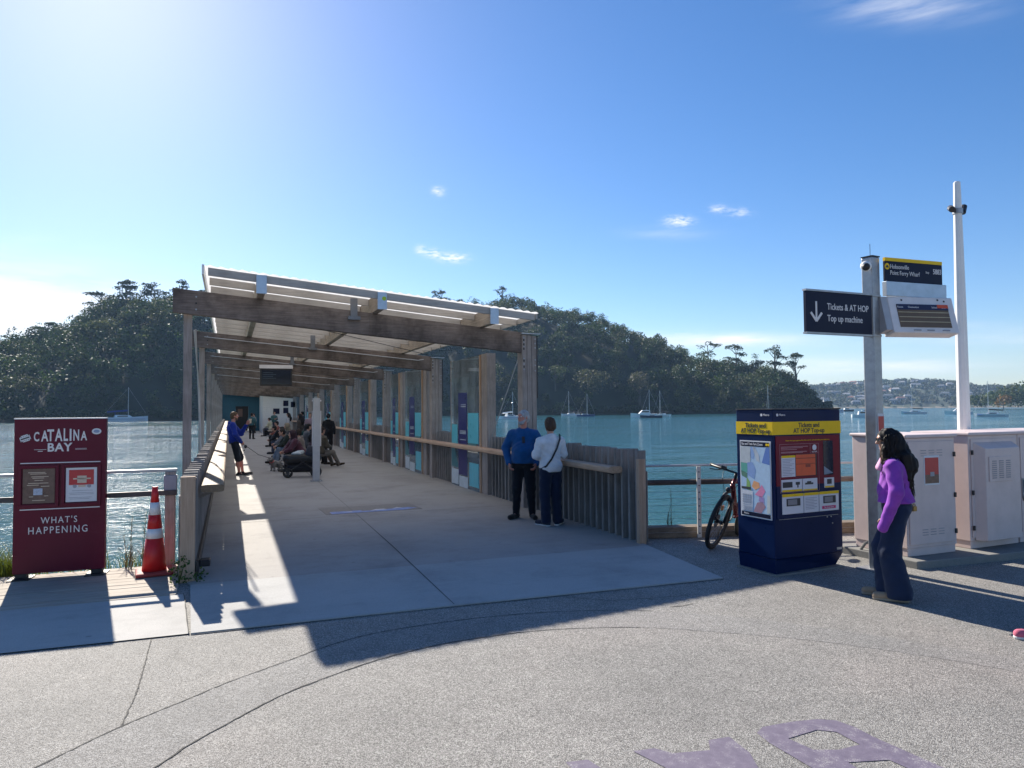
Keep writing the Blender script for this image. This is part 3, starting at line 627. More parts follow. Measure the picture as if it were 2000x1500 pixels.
# ------------------------------------------------------------------ left: notice board, cone, railing, weeds
t = empty('notice_board', (-1.709, 9.09, .014), R(-3), 'maroon metal notice board on black feet reading CATALINA BAY and WHAT\'S HAPPENING', 'notice board')
BW = .437
b = MB(); b.box(-BW, BW, .0, .09, .055, 1.715); b.build('panel', M['maroon'], t, bevel=.004)
MB().box(-BW-.004, BW+.004, -.004, .094, 1.716, 1.728).build('top_trim', M['white'], t)
for sx in (-1, 1):
    b = MB(); b.box(sx*.36-.055, sx*.36+.055, .0, .09, .012, .054); b.box(sx*.36-.10, sx*.36+.10, -.10, .16, 0, .011); b.build('foot', M['black'], t)
FY = -.003
for txt, w_, x, z0_, z1_ in (("C", .050, -.219, 1.475, 1.578), ("A", .068, -.142, 1.473, 1.592), ("T", .064, -.087, 1.474, 1.603), ("A", .072, -.010, 1.473, 1.610), ("L", .042, .058, 1.474, 1.612), ("I", .017, .103, 1.474, 1.606), ("N", .055, .158, 1.476, 1.598), ("A", .062, .232, 1.477, 1.580)):
    text_fit(txt, w_, z1_-z0_, (x-.01, FY, (z0_+z1_)/2), M['txt_white'], t, bold=.022)
text_fit("BAY", .235, .093, (-.005, FY, 1.408), M['txt_white'], t, bold=.025, space=1.1)
text_fit("WHAT'S", .345, .072, (-.005, FY, .620), M['txt_white'], t, bold=.0, space=1.25)
text_fit("HAPPENING", .560, .076, (-.012, FY, .512), M['txt_white'], t, bold=.0, space=1.3)
b = MB(); b.box(-.375, .385, -.004, -.001, 1.235, 1.245); b.box(-.375, .385, -.004, -.001, .735, .745); b.box(-.25, -.135, -.003, -.001, 1.383, 1.387); b.box(.14, .25, -.003, -.001, 1.388, 1.391); b.box(.14, .25, -.003, -.001, 1.378, 1.381); b.box(-.215, -.17, -.003, -.001, 1.364, 1.371)
b.build('rule_line', M['txt_white'], t)
for cx, mt in ((-.20, 'poster_d'), (.205, 'paper')):
    f = MB()
    for (x0, x1, z0, z1) in ((-.19, .19, 1.185, 1.215), (-.19, .19, .765, .795), (-.19, -.16, .795, 1.185), (.16, .19, .795, 1.185)): f.box(cx+x0, cx+x1, -.022, -.001, z0, z1)
    fo = f.build('poster_frame', M['maroon'], t, bevel=.002)
    MB().box(cx-.15, cx+.15, -.006, -.002, .805, 1.178).build('poster', M[mt], fo)
    if cx < 0:
        b = MB(); b.box(cx-.05, cx+.035, -.0085, -.0065, .895, .965); b.build('grey_square', mat('pale_blue_print', (.40, .45, .55), .5, var=.3, scale=60), fo)
        b = MB(); 
        for i, (a0, a1, z) in enumerate(((-.10, .06, 1.135), (-.08, .07, 1.12), (-.07, .09, 1.09), (-.06, .05, 1.075), (-.04, .04, 1.05), (-.10, .09, 1.02), (-.11, .0, 1.0), (.02, .10, .985), (-.09, -.05, .875), (.05, .09, .88), (-.06, .06, .835))): b.box(cx+a0, cx+a1, -.0085, -.0065, z, z+.006)
        b.build('print', M['cream'], fo)
    else:
        b = MB(); b.box(cx-.12, cx+.12, -.0085, -.0065, .99, 1.155); b.build('red_block', M['poster_r'], fo)
        b = MB(); b.box(cx-.04, cx+.05, -.0105, -.0088, 1.01, 1.09); b.box(cx-.08, cx+.09, -.0105, -.0088, 1.05, 1.065); b.box(cx-.03, cx+.04, -.0105, -.0088, .965, .988); b.build('print', M['cream'], fo)
        b = MB(); b.sphere((cx-.065, -.008, .975), .02, 12, 6, (1, .1, 1)); b.sphere((cx+.075, -.008, .975), .02, 12, 6, (1, .1, 1))
        for z, a0, a1 in ((.925, -.09, .11), (.90, -.12, .12), (.885, -.11, .12), (.85, -.12, .10), (.835, -.11, .08)): b.box(cx+a0, cx+a1, -.0085, -.0065, z, z+.004)
        b.build('dark_print', M['txt_grey'], fo)
b = MB(); b.sphere((.345, -.002, 1.575), .047, 20, 8, (1, .04, .72)); b.build('badge', M['paper'], t)
b = MB(); b.sphere((.345, -.004, 1.575), .03, 14, 6, (1, .05, .6)); b.build('badge_mark', mat('badge_blue', (.25, .32, .48), .5), t)
b = MB(); mx = Matrix.Translation((-.335, -.003, 1.51)) @ Matrix.Rotation(R(-20), 4, 'Y'); b.box(-.05, .05, -.001, .001, -.026, .026, mx); b.box(-.03, .035, -.002, .001, -.036, .036, mx); so = b.build('sticker', M['paper'], t)
b = MB(); b.box(-.042, .042, -.004, -.0025, -.007, .007, mx)
for i in range(6): b.box(-.046+i*.017, -.04+i*.017, -.004, -.0025, .018, .026, mx); b.box(-.046+i*.017, -.04+i*.017, -.004, -.0025, -.026, -.018, mx)
b.build('sticker_print', M['txt_dark'], t)

t = empty('traffic_cone', (-.755, 8.82, .016), R(6), 'tall red traffic cone with two white reflective bands beside the railing post', 'traffic cone')
b = MB(); b.box(-.185, .185, -.185, .185, 0, .045); b.build('base', M['cone_base'], t, bevel=.02)
def rc(z): return .125-(z-.045)*(.125-.027)/.905
def conepart(z0, z1, name, mt, e=0, top=False):
    b = MB(); b.lathe([(rc(z0)+e, z0), (rc(z1)+e, z1)]+([(rc(z1)-.012, z1), (rc(z1)-.014, z1-.05)] if top else []), 32, cap=not top or True); return b.build(name, M[mt], t, smooth=False)
conepart(.045, .395, 'cone_body', 'cone'); conepart(.395, .50, 'reflective_band', 'reflect', .0015); conepart(.50, .65, 'cone_body', 'cone'); conepart(.65, .785, 'reflective_band', 'reflect', .0015); conepart(.785, .95, 'cone_tip', 'cone')
b = MB(); b.torus((0, 0, .95), .024, .008, (0, 0, 1), 20, 8); b.build('cone_ring', M['cone'], t)
for o in t.children:
    if o.name.startswith(('cone_', 'reflect')): o.data.polygons.foreach_set('use_smooth', [len(p.vertices) == 4 for p in o.data.polygons])

t = empty('railing', (-.63, 9.26, 0), 0, 'railing with thick timber post, pale top rail and dark mid rail behind the notice board', 'railing')
MB().box(-.055, .055, -.05, .05, -.3, 1.10).build('post', M['weath_z'], t, bevel=.005)
MB().box(-.068, .068, -.058, .058, .86, 1.06).build('steel_sleeve', mat('brushed_sleeve', (.25, .26, .32), .45, .5), t, bevel=.004)
MB().box(-13, .07, -.035, .035, 1.101, 1.135).build('top_rail', M['steel'], t, bevel=.004)
MB().box(-13, .075, -.085, -.06, .83, .89).build('mid_rail', mat('dark_rail_timber', (.045, .042, .045), .5, var=.3), t, bevel=.004)
for x in (-2.4, -4.8, -7.2): MB().box(x-.05, x+.05, -.05, .05, -.3, 1.10).build('post', M['weath_z'], t, bevel=.005)

def blade(b, x, y, z, h, lean, w, az):
    d = Vector((math.cos(az), math.sin(az), 0)); s = Vector((-d.y, d.x, 0))*w/2; P = Vector((x, y, z)); pts = []
    for k in range(4):
        u = k/3; c = P+Vector((0, 0, h*u*(1-.25*lean*u)))+d*(h*lean*u*u); pts += [c-s*(1-u*.92), c+s*(1-u*.92)]
    b.add(pts, [(2*i, 2*i+1, 2*i+3, 2*i+2) for i in range(3)])
b = MB()
for i in range(700): blade(b, -rnd.uniform(2.1, 2.9), rnd.uniform(9.38, 9.75), -.04, rnd.uniform(.16, .42), rnd.uniform(.3, 1.0), rnd.uniform(.008, .016), rnd.uniform(0, 6.3))
for i in range(2600):
    x = -rnd.uniform(.7, 9); y = rnd.uniform(9.38, 10.3)
    if rnd.random() < .55 and -1.35 < x < -.9: y = rnd.uniform(9.38, 9.7)
    dense = x < -1.95
    if not dense and rnd.random() < .45: continue
    blade(b, x, y, -.06-(max(0, y-9.75))*.8, rnd.uniform(.12, .36)*(1.45 if dense else 1), rnd.uniform(.2, 1.0), rnd.uniform(.006, .014), rnd.uniform(0, 6.3))
tag(b.build('grass', M['grass']), 'sunlit yellow green grass along the bank behind the boardwalk', 'grass', kind='stuff')
def leafy(name, loc, label, n=90, h=.28, rad=.1, mt='weed'):
    b = MB()
    for i in range(n):
        a = rnd.uniform(0, 6.3); q = rnd.random()**.6*rad; z = rnd.random()*h; s = rnd.uniform(.02, .045)
        c = Vector((q*math.cos(a), q*math.sin(a), z)); d = Vector((rnd.uniform(-1, 1), rnd.uniform(-1, 1), rnd.uniform(-.3, .9))).normalized(); e = d.orthogonal().normalized()
        b.add([c, c+d*s*.5+e*s*.35, c+d*s, c+d*s*.5-e*s*.35], [(0, 1, 2, 3)])
    for i in range(6): b.tube([(0, 0, 0), (rnd.uniform(-.05, .05), rnd.uniform(-.05, .05), h*.6)], .003, 5)
    o = b.build(name, M[mt]); o.location = loc; return tag(o, label, 'plant')
leafy('weed', (-.47, 8.18, .015), 'leafy green weed growing against the foot of the left fence end post')
leafy('weed', (-.30, 8.22, .014), 'low dark weed in the corner between end post and deck', 40, .12, .09)
def stalks(name, loc, label, hs, spread=.03):
    b = MB(); 
    for h in hs:
        x, y = rnd.uniform(-spread, spread), rnd.uniform(-spread, spread); lx = rnd.uniform(-.08, .05)
        P = [(x+lx*u*u, y, h*u) for u in (0, .33, .66, 1)]; b.tube(P, .005, 5, .002)
        for k in range(int(h*90)):
            u = .25+.75*rnd.random(); c = Vector((x+lx*u*u, y, h*u)); d = Vector((rnd.uniform(-1, 1), rnd.uniform(-1, 1), rnd.uniform(-.2, 1))).normalized()*rnd.uniform(.012, .03); e = d.orthogonal().normalized()*.004
            b.add([c-e, c+e, c+d], [(0, 1, 2)])
        for k in range(5):
            z = rnd.uniform(0, .25); blade(b, x, y, z*h, rnd.uniform(.1, .25), 1.0, .012, rnd.uniform(0, 6.3))
    o = b.build(name, M['dry']); o.location = loc; return tag(o, label, 'plant')
stalks('dry_weed', (-1.07, 9.34, -.02), 'dry dead weed stalk with seed heads nearest the notice board', (.62, .40, .3))
stalks('dry_weed', (-.90, 9.33, -.02), 'tall straight dry weed stalk midway between notice board and cone', (.66, .22), .015)
stalks('dry_weed', (-1.0, 9.1, .02), 'drooping dry weed lying over the boardwalk edge', (.25, .2, .28), .06)

# ------------------------------------------------------------------ right: kerb, railing
def along(P, off, s):
    return P
KP = [Vector((x, y, 0)) for x, y in KERB]
t = empty('timber_kerb', (0, 0, 0), 0, 'stained heavy timber kerb beam along the quay edge beside the bicycle', 'kerb')
for a, c in zip(KP[:3], KP[1:4]):
    MB().bar(a+Vector((0, .02, .075)), c+Vector((0, .02, .075)), .22, .15).build('beam', M['kerb'], t, bevel=.012)
rl = empty('railing', (0, 0, 0), 0, 'pale wire railing with drilled steel posts and timber mid rail behind the bicycle', 'railing')
nrm = Vector((.26, .965, 0))
for P in (Vector((6.04, 8.29, 0)), Vector((8.35, 7.66, 0)), Vector((10.6, 7.1, 0))):
    d = Vector((.965, -.26, 0)); b = MB(); b.bar(P-nrm*.10+Vector((0, 0, .02)), P+Vector((0, 0, .99))-nrm*.10, .055, .02, nrm); po = b.build('post', mat('pale_rail_post', (.62, .60, .56), .5, var=.1), rl)
    b = MB()
    for i in range(10): b.bar(P-nrm*.115+Vector((0, 0, .08+i*.093)), P-nrm*.111+Vector((0, 0, .08+i*.093)), .018, .014)
    b.build('wire_hole', M['black'], po)
def railpts(z, off): return [KP[0]-nrm*off+Vector((0, 0, z)), KP[1]-nrm*off+Vector((0, 0, z)), KP[2]-nrm*off+Vector((0, 0, z)), KP[3]-nrm*off+Vector((0, 0, z))]
b = MB(); b.tube(railpts(1.0, .10), .016, 8); b.build('top_rail', M['signpost'], rl)
b = MB(); b.tube(railpts(.775, .15), .038, 8); b.build('mid_rail', M['weath_x'], rl)
b = MB()
for i in range(10):
    if i != 7: b.tube(railpts(.08+i*.093, .10), .002, 4)
b.build('wire', M['steel'], rl)
stalks('dry_weed', (5.75, 8.52, .12), 'thin leaning dry grass stalk on the timber kerb by the fence end post', (.55, .3), .04)
stalks('dry_weed', (5.35, 8.68, .1), 'short dry grass tuft on the timber kerb close to the fence end post', (.24, .2, .15, .2), .05)

# ------------------------------------------------------------------ bicycle
bk_ = empty('bicycle', (5.735, 7.575, 0), 0, 'dark red mountain bicycle leaning on the railing behind the ticket machine', 'bicycle')
th_ = math.atan2(.545, .84); LEAN = R(17)
# bike frame coords: s along bike (front wheel at 0, rear +), z up, n sideways
BM = Matrix.Rotation(th_, 4, 'Z') @ Matrix.Rotation(LEAN, 4, 'X')
def bt(s_, z, n=0): return BM @ Vector((s_, n, z))
axis = BM.to_3x3() @ Vector((0, 1, 0)); RW = .365
for s_, nm in ((0, 'front_wheel'), (1.13, 'rear_wheel')):
    b = MB(); b.torus(bt(s_, RW), RW-.028, .028, axis, 56, 12); wl = b.build(nm.replace('front_', '').replace('rear_', ''), M['rubber'], bk_, smooth=True)
    b = MB(); b.torus(bt(s_, RW), RW-.062, .013, axis, 56, 8); b.build('rim', M['steel_d'], wl, smooth=True)
    b = MB()
    for i in range(28):
        a = i*2*math.pi/28; b.tube([bt(s_, RW, .03*(1 if i % 2 else -1)), bt(s_+math.cos(a)*(RW-.065), RW+math.sin(a)*(RW-.065))], .0022, 4)
    b.build('spokes', M['steel'], wl); b = MB(); b.tube([bt(s_, RW, -.055), bt(s_, RW, .055)], .025, 12); b.tube([bt(s_, RW, .025), bt(s_, RW, .029)], .09, 20); b.build('hub', M['black'], wl)
b = MB(); b.box(-.03, .03, -.008, .008, -.03, .03, Matrix.Translation(bt(-.02, RW+.19)) @ BM); b.build('reflector', mat('orange_reflector', (.85, .25, .03), .3), bk_)
b = MB()
for n in (-.06, .06): b.tube([bt(0, RW, n), bt(.10, .68, n)], .019, 8)
b.tube([bt(.09, .66, -.065), bt(.09, .66, .065)], .026, 8); b.build('fork', M['black'], bk_, smooth=True)
b = MB(); b.tube([bt(s_, z) for s_, z in [(-.16, .70), (-.08, .745), (.02, .765), (.10, .76)]], .02, 8); b.build('mudguard', M['black'], bk_, smooth=True)
b = MB(); b.tube([bt(.13, .78), bt(.165, .92)], .028, 10); b.tube([bt(.145, .84), bt(.62, .40)], .034, 10); b.tube([bt(.165, .90), bt(.70, .80)], .026, 10); b.tube([bt(.62, .36), bt(.74, .86)], .024, 10)
b.tube([bt(.62, .34), bt(1.13, RW)], .016, 8); b.tube([bt(.72, .78), bt(1.13, RW)], .014, 8); b.build('frame', mat('dark_red_paint', (.14, .012, .02), .25, .2), bk_, smooth=True)
b = MB(); b.tube([bt(.165, .92), bt(.14, 1.0)], .02, 8); b.tube([bt(.16, 1.0, -.34), bt(.12, 1.01, -.1), bt(.12, 1.01, .1), bt(.16, 1.0, .34)], .014, 8); hb = b.build('handlebar', M['black'], bk_, smooth=True)
b = MB()
for q in (-1, 1): b.tube([bt(.165, 1.0, .22*q), bt(.17, 1.0, .36*q)], .02, 10); 
b.build('grip', M['rubber'], hb, smooth=True); b = MB()
for q in (-1, 1): b.tube([bt(.13, 1.0, .18*q), bt(.07, .98, .22*q), bt(.06, .965, .32*q)], .007, 6); b.box(-.025, .025, -.03, .03, -.02, .03, Matrix.Translation(bt(.11, 1.02, .16*q)) @ BM)
b.build('brake_lever', M['black'], hb)
b = MB(); b.tube([bt(.09, .99, .15), bt(-.03, .92, .1), bt(.02, .76, .05), bt(.0, .5, .06)], .004, 5); b.tube([bt(.09, .99, -.15), bt(-.01, .9, -.1), bt(.12, .8, -.04)], .004, 5); b.build('cable', M['black'], bk_)
b = MB(); b.sphere((0, 0, 0), .035, 14, 8, (1, 1, .9)); hl = b.build('headlamp', M['steel_d'], bk_, smooth=True); hl.location = bt(.0, .80)
b = MB(); b.tube([bt(.74, .86), bt(.76, .95)], .015, 8); b.build('seat_post', M['black'], bk_)
b = MB(); b.sphere((0, 0, 0), .1, 14, 8, (1.3, .7, .35)); sd_ = b.build('saddle', M['black'], bk_, smooth=True); sd_.location = bt(.78, .97); sd_.rotation_euler = BM.to_euler()
b = MB(); b.torus(bt(.62, .36, .05), .09, .008, axis, 24, 6); b.tube([bt(.62, .36, .06), bt(.52, .22, .08)], .01, 6); b.tube([bt(.62, .36, -.06), bt(.72, .5, -.08)], .01, 6); b.build('crank', M['steel_d'], bk_)

# ------------------------------------------------------------------ ticket machine
t = empty('ticket_machine', (5.42, 6.07, 0), R(3.5), 'navy and yellow ticket and top-up machine with fare zone map on its left side', 'ticket machine')
MW, MD = 1.02, .55
b = MB(); b.box(0, MW, 0, MD, .17, 1.77); b.build('cabinet', M['navy'], t, bevel=.01)
b = MB(); b.add([(.0, 0, .169), (MW, 0, .169), (MW, MD, .169), (0, MD, .169), (.0, .0, .02), (MW-.05, .06, .02), (MW-.05, MD-.04, .02), (.0, MD-.02, .02)], [(0, 1, 2, 3), (7, 6, 5, 4), (0, 4, 5, 1), (1, 5, 6, 2), (2, 6, 7, 3), (3, 7, 4, 0)]); b.build('plinth', M['navy'], t)
MB().box(-.03, MW-.02, -.03, MD, .0, .018).build('base_plate', M['plinth'], t)
MB().box(-.006, MW+.006, -.006, MD+.006, 1.771, 1.785).build('roof_cap', M['steel_d'], t)
MB().box(-.003, MW+.003, -.004, -.001, 1.50, 1.64).build('yellow_band', M['yellow'], t); MB().box(-.004, -.001, .0, MD, 1.50, 1.64).build('yellow_band', M['yellow'], t)
text("Tickets and", .072, (.53, -.0055, 1.598), M['txt_dark'], t, sx=.95, bold=.0012); text("AT HOP Top-up", .072, (.53, -.0055, 1.538), M['txt_dark'], t, sx=.95, bold=.0012)
RL = (R(90), 0, R(-90))
text("Tickets and", .070, (-.0055, .25, 1.598), M['txt_dark'], t, RL, sx=.95, bold=.0012); text("AT HOP Top-up", .070, (-.0055, .25, 1.538), M['txt_dark'], t, RL, sx=.92, bold=.0012)
text("Metro", .036, (.135, -.003, 1.715), M['txt_white'], t); text("Metro", .036, (-.003, .09, 1.715), M['txt_white'], t, RL)
b = MB(); b.add([(.065+.016*math.cos(i*math.pi/6), -.003, 1.715+.016*math.sin(i*math.pi/6)) for i in range(12)], [tuple(range(12))]); b.add([(-.003, .16+.016*math.cos(i*math.pi/6), 1.715+.016*math.sin(i*math.pi/6)) for i in range(12)], [tuple(range(12))[::-1]]); b.build('emblem', M['txt_white'], t)
# front panel
f = MB().box(.03, MW-.03, -.010, -.001, .95, 1.485).build('maroon_panel', M['maroon_vm'], t)
f2 = MB().box(.03, MW-.03, -.010, -.001, .60, .945).build('lower_panel', M['navy'], t)
def fb(x0, x1, z0, z1, name, mt, y0=-.016, y1=-.0105, par=None): return MB().box(x0, x1, y0, y1, z0, z1).build(name, M[mt], par or f)
b = MB()
for x0, x1, z0, z1 in ((.08, .66, 1.395, 1.398), (.08, .66, .875, .878), (.08, .083, .878, 1.395), (.657, .66, .878, 1.395), (.53, .533, 1.29, 1.395), (.533, .657, 1.29, 1.293)): b.box(x0, x1, -.0125, -.0105, z0, z1)
for z, x1 in ((1.365, .5), (1.352, .42), (1.335, .33), (1.31, .48), (1.30, .42)): b.box(.10, x1, -.0125, -.0105, z, z+.006)
b.build('outline_print', mat('pink_print', (.45, .22, .24), .5), f)
text("Please select your payment first, then card or cash and collect your ticket here", .018, (.5, -.0115, 1.435), M['yellow'], f, sx=1.15)
b = MB(); b.add([(.595+.032*math.cos(i*math.pi/8), -.0135, 1.352+.032*math.sin(i*math.pi/8)) for i in range(16)], [tuple(range(16))]); b.build('roundel', M['txt_white'], f); text("tap card", .024, (.595, -.0125, 1.307), M['txt_white'], f)
fb(.10, .30, 1.045, 1.275, 'instruction_sheet', 'paper'); fb(.10, .30, 1.25, 1.275, 'yellow_strip', 'yellow', -.0185, -.0165)
b = MB()
for i in range(11): b.box(.115, .28-.03*(i % 3), -.0185, -.0165, 1.232-i*.017, 1.237-i*.017)
b.build('small_print', M['txt_grey'], f)
fb(.305, .625, 1.045, 1.285, 'screen_bezel', 'black', -.014); so = fb(.308, .60, 1.05, 1.28, 'touch_screen', 'orange_scr', -.0185, -.0145)
b = MB(); b.box(.31, .60, -.021, -.019, 1.235, 1.243); b.box(.31, .60, -.021, -.019, 1.175, 1.181); b.box(.45, .52, -.021, -.019, 1.14, 1.172); b.build('screen_lines', mat('screen_red_lines', (.28, .03, .012), .4), so)
fb(.095, .395, .885, 1.015, 'coin_panel', 'paper'); fb(.405, .625, .885, 1.015, 'card_panel', 'paper')
b = MB(); b.box(.11, .25, -.019, -.0165, .93, .99); b.box(.30, .36, -.019, -.0165, .955, .985); b.box(.322, .338, -.019, -.0165, .925, .955); b.box(.44, .56, -.019, -.0165, .95, .97); b.box(.47, .53, -.019, -.0165, .97, .985); b.build('slot', M['txt_dark'], f)
b = MB(); b.box(.10, .39, -.0185, -.0165, .886, .906); b.box(.41, .62, -.0185, -.0165, .886, .90); b.build('yellow_strip', M['yellow'], f)
fb(.73, .88, 1.04, 1.42, 'reader_window', 'screen', -.013); 
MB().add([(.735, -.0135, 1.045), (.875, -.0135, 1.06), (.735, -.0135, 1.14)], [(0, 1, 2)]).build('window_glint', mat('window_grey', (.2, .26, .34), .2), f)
fb(.735, .885, .90, 1.01, 'ticket_slot_panel', 'paper'); b = MB(); b.box(.775, .845, -.0185, -.0165, .94, .995); b.build('slot', M['txt_dark'], f); fb(.74, .88, .902, .918, 'yellow_strip', 'yellow', -.0185, -.0165)
for (x0, x1, win) in ((.10, .41, 1), (.42, .64, 0), (.65, .95, 1)):
    p = fb(x0, x1, .645, .86, 'tray_panel', 'paper', par=f2); fb(x0, x1, .83, .86, 'yellow_strip', 'yellow', -.0185, -.0165, f2)
    if win:
        w = MB(); w.box(x0+.06, x1-.05, -.020, -.0165, .73, .81); w.build('tray_window', M['steel_d'], p); MB().box(x0+.075, x1-.10, -.022, -.0205, .742, .80).build('flap', mat('grey_flap', (.22, .22, .24), .3), p)
    else:
        b = MB()
        for i in range(8): b.box(x0+.02, x1-.03-.04*(i % 2), -.0185, -.0165, .80-i*.017, .805-i*.017)
        b.build('small_print', M['txt_grey'], p)
fb(.69, .90, .668, .70, 'pink_strip', 'magenta', -.0185, -.0165, f2); text("No change given", .022, (.795, -.0192, .684), M['paper'], f2)
b = MB()
for x, z in ((.78, .575), (.84, .575), (.86, .50)): b.lathe([(.008, 0), (.008, .004)], 8)
for x, z in ((.78, .575), (.84, .575), (.86, .50)): b.box(x-.007, x+.007, -.006, -.001, z-.007, z+.007)
b.v = b.v[48:]; b.f = [tuple(i-48 for i in q) for q in b.f[30:]]; b.mi = [0]*len(b.f)
b.build('lock', M['steel'], t); MB().box(.92, .995, -.006, -.001, .20, .225).build('rating_plate', M['steel'], t)
b = MB(); b.box(.06, .95, -.008, -.001, .590, .594); b.build('seam', M['steel'], t)
# map poster on the left side
mp = MB().box(-.008, -.001, .03, .49, .585, 1.43).build('map_poster', M['paper'], t)
def side(poly, name, mt, x=-.0105):
    b = MB(); n = len(poly); b.add([(x, .49-u*.46, .585+v*.845) for u, v in poly], [tuple(range(n))]); o = b.build(name, mt, mp); 
    for p in o.data.polygons:
        if p.normal.x > 0: p.flip()
    return o
side([(.03, .925), (.97, .925), (.97, .985), (.03, .985)], 'title_bar', M['navy2']); text("Bus and Train Fare Zones", .038, (-.012, .30, 1.392), M['txt_white'], mp, RL, sx=.8, bold=.0004)
b = MB(); 
for q in (.085, .055): b.add([(-.012, q+.015*math.cos(i*math.pi/6), 1.392+.015*math.sin(i*math.pi/6)) for i in range(12)], [tuple(range(12))[::-1]])
b.build('fare_roundel', M['yellow'], mp)
side([(.03, .015), (.97, .015), (.97, .065), (.03, .065)], 'title_bar', M['navy2']); text("Metro", .03, (-.012, .40, .62), M['txt_white'], mp, RL)
def mc(n, c): return mat('map_'+n, c, .5, var=.08, scale=25)
side([(.03, .07), (.97, .07), (.97, .92), (.03, .92)], 'sea', mc('pale_blue', (.42, .57, .72)), -.0095)
side([(.03, .70), (.33, .70), (.38, .8), (.36, .92), (.03, .92)], 'land', mc('grey', (.50, .53, .54)))
side([(.55, .74), (.66, .72), (.63, .82), (.5, .92), (.42, .92)], 'land', mc('grey2', (.50, .54, .58)))
side([(.72, .72), (.97, .70), (.97, .92), (.86, .92)], 'deep_water', mc('blue', (.10, .20, .50)))
side([(.34, .78), (.45, .76), (.52, .92), (.36, .92)], 'channel', mc('mid_blue', (.26, .40, .66)))
side([(.03, .58), (.25, .58), (.24, .70), (.03, .71)], 'zone_green', mc('green', (.10, .38, .30)))
side([(.24, .55), (.46, .50), (.52, .62), (.42, .72), (.25, .71)], 'zone_blue', mc('slate_blue', (.24, .36, .62)))
side([(.05, .53), (.22, .5), (.25, .57), (.03, .60)], 'zone_dark_green', mc('dark_green', (.09, .22, .15)))
side([(.2, .36), (.36, .34), (.32, .46), (.22, .52)], 'zone_lime', mc('lime', (.24, .42, .12)))
side([(.38, .40), (.5, .36), (.65, .40), (.62, .46), (.45, .48)], 'zone_orange', mc('orange', (.78, .36, .16)))
side([(.48, .30), (.7, .27), (.82, .36), (.7, .44), (.62, .37)], 'zone_pink', mc('pink', (.72, .24, .40)))
side([(.6, .22), (.78, .20), (.76, .28), (.62, .29)], 'zone_violet', mc('violet', (.36, .26, .50)))
side([(.42, .075), (.68, .07), (.82, .16), (.72, .22), (.55, .2)], 'zone_mauve', mc('mauve', (.38, .22, .27)))
side([(.03, .07), (.40, .08), (.42, .34), (.03, .36)], 'fare_table', mc('white', (.62, .63, .66)), -.0115)
b = MB()
for i in range(5): b.box(-.0135, -.012, .33, .46, .72+i*.026, .723+i*.026)
for i in range(5): b.box(-.0135, -.012, .335+i*.028, .337+i*.028, .735, .84)
for i in range(5): b.box(-.0135, -.012, .32, .46-.02*(i % 2), .655+i*.011, .658+i*.011)
b.build('table_lines', M['txt_grey'], mp); MB().box(-.0135, -.012, .33, .47, .89, .915).build('table_heading', M['txt_dark'], mp)
side([(.86, .08), (.97, .08), (.97, .3), (.88, .32)], 'legend', mc('legend', (.55, .58, .56)), -.0115)

# ------------------------------------------------------------------ wayfinding pole with its signs
t = empty('sign_pole', (6.665, 5.87, 0), R(8), 'galvanised square pole carrying ticket sign, stop name sign and departure display', 'sign pole')
b = MB(); b.box(-.068, .068, -.068, .068, 0, 3.46); b.build('pole', M['steel'], t, bevel=.012); MB().box(-.07, .07, -.07, .07, 3.462, 3.475).build('cap', M['steel_d'], t)
b = MB(); b.tube([(.0, 0, 3.47), (.0, 0, 3.62)], .003, 5); b.build('aerial', M['steel_d'], t)
MB().box(-.16, .16, -.16, .16, 0, .015).build('base_plate', M['steel'], t)
MB().box(-.05, .065, -.074, -.07, 1.33, 1.72).build('notice', M['paper'], t); MB().box(-.04, .055, -.077, -.0745, 1.36, 1.69).build('notice_print', M['poster_r'], t)
s1 = empty('direction_sign', (6.12, 5.80, 2.59), R(2), 'dark navy sign with white down arrow reading Tickets & AT HOP Top up machine', 'sign')
MB().box(-.50, .465, -.02, .02, 0, .43).build('panel', M['navy2'], s1, bevel=.004)
MB().box(-.505, .49, -.026, .026, .432, .452).build('edge_channel', M['steel'], s1); MB().box(-.505, .49, -.026, .026, -.022, -.002).build('edge_channel', M['steel'], s1)
MB().box(.466, .60, -.03, -.012, .425, .445).build('bracket', M['steel'], s1); MB().box(.466, .60, -.03, -.012, -.02, .0).build('bracket', M['steel'], s1)
text("Tickets & AT HOP", .098, (-.205, -.022, .275), M['txt_white'], s1, sx=.815, align='LEFT', bold=.0006); text("Top up machine", .098, (-.205, -.022, .150), M['txt_white'], s1, sx=.815, align='LEFT', bold=.0006)
b = MB(); b.box(-.372, -.350, -.024, -.0205, .135, .325)
for sx in (-1, 1): b.bar((-.361, -.0222, .115), (-.361+sx*.078, -.0222, .205), .0035, .026, (0, 0, 1))
b.build('arrow', M['txt_white'], s1)
s2 = empty('stop_name_sign', (6.76, 5.775, 3.19), R(-2), 'navy stop sign with yellow top strip reading Hobsonville Point Ferry Wharf 5883', 'sign')
MB().box(0, .86, -.014, .014, 0, .225).build('panel', M['navy2'], s2, bevel=.003); MB().box(0, .86, -.015, .015, .2265, .265).build('yellow_strip', M['yellow'], s2)
text("Hobsonville", .07, (.07, -.016, .165), M['txt_white'], s2, sx=.84, align='LEFT'); text("Point Ferry Wharf", .07, (.07, -.016, .095), M['txt_white'], s2, sx=.84, align='LEFT'); text("5883", .082, (.845, -.016, .14), M['txt_white'], s2, sx=.8, align='RIGHT', bold=.001); text("Stop", .036, (.655, -.016, .128), M['txt_white'], s2, sx=.8, align='RIGHT')
b = MB(); b.add([(.03+.036*math.cos(i*math.pi/8), -.0155, .165+.036*math.sin(i*math.pi/8)) for i in range(16)], [tuple(range(16))]); b.build('yellow_roundel', M['yellow'], s2)
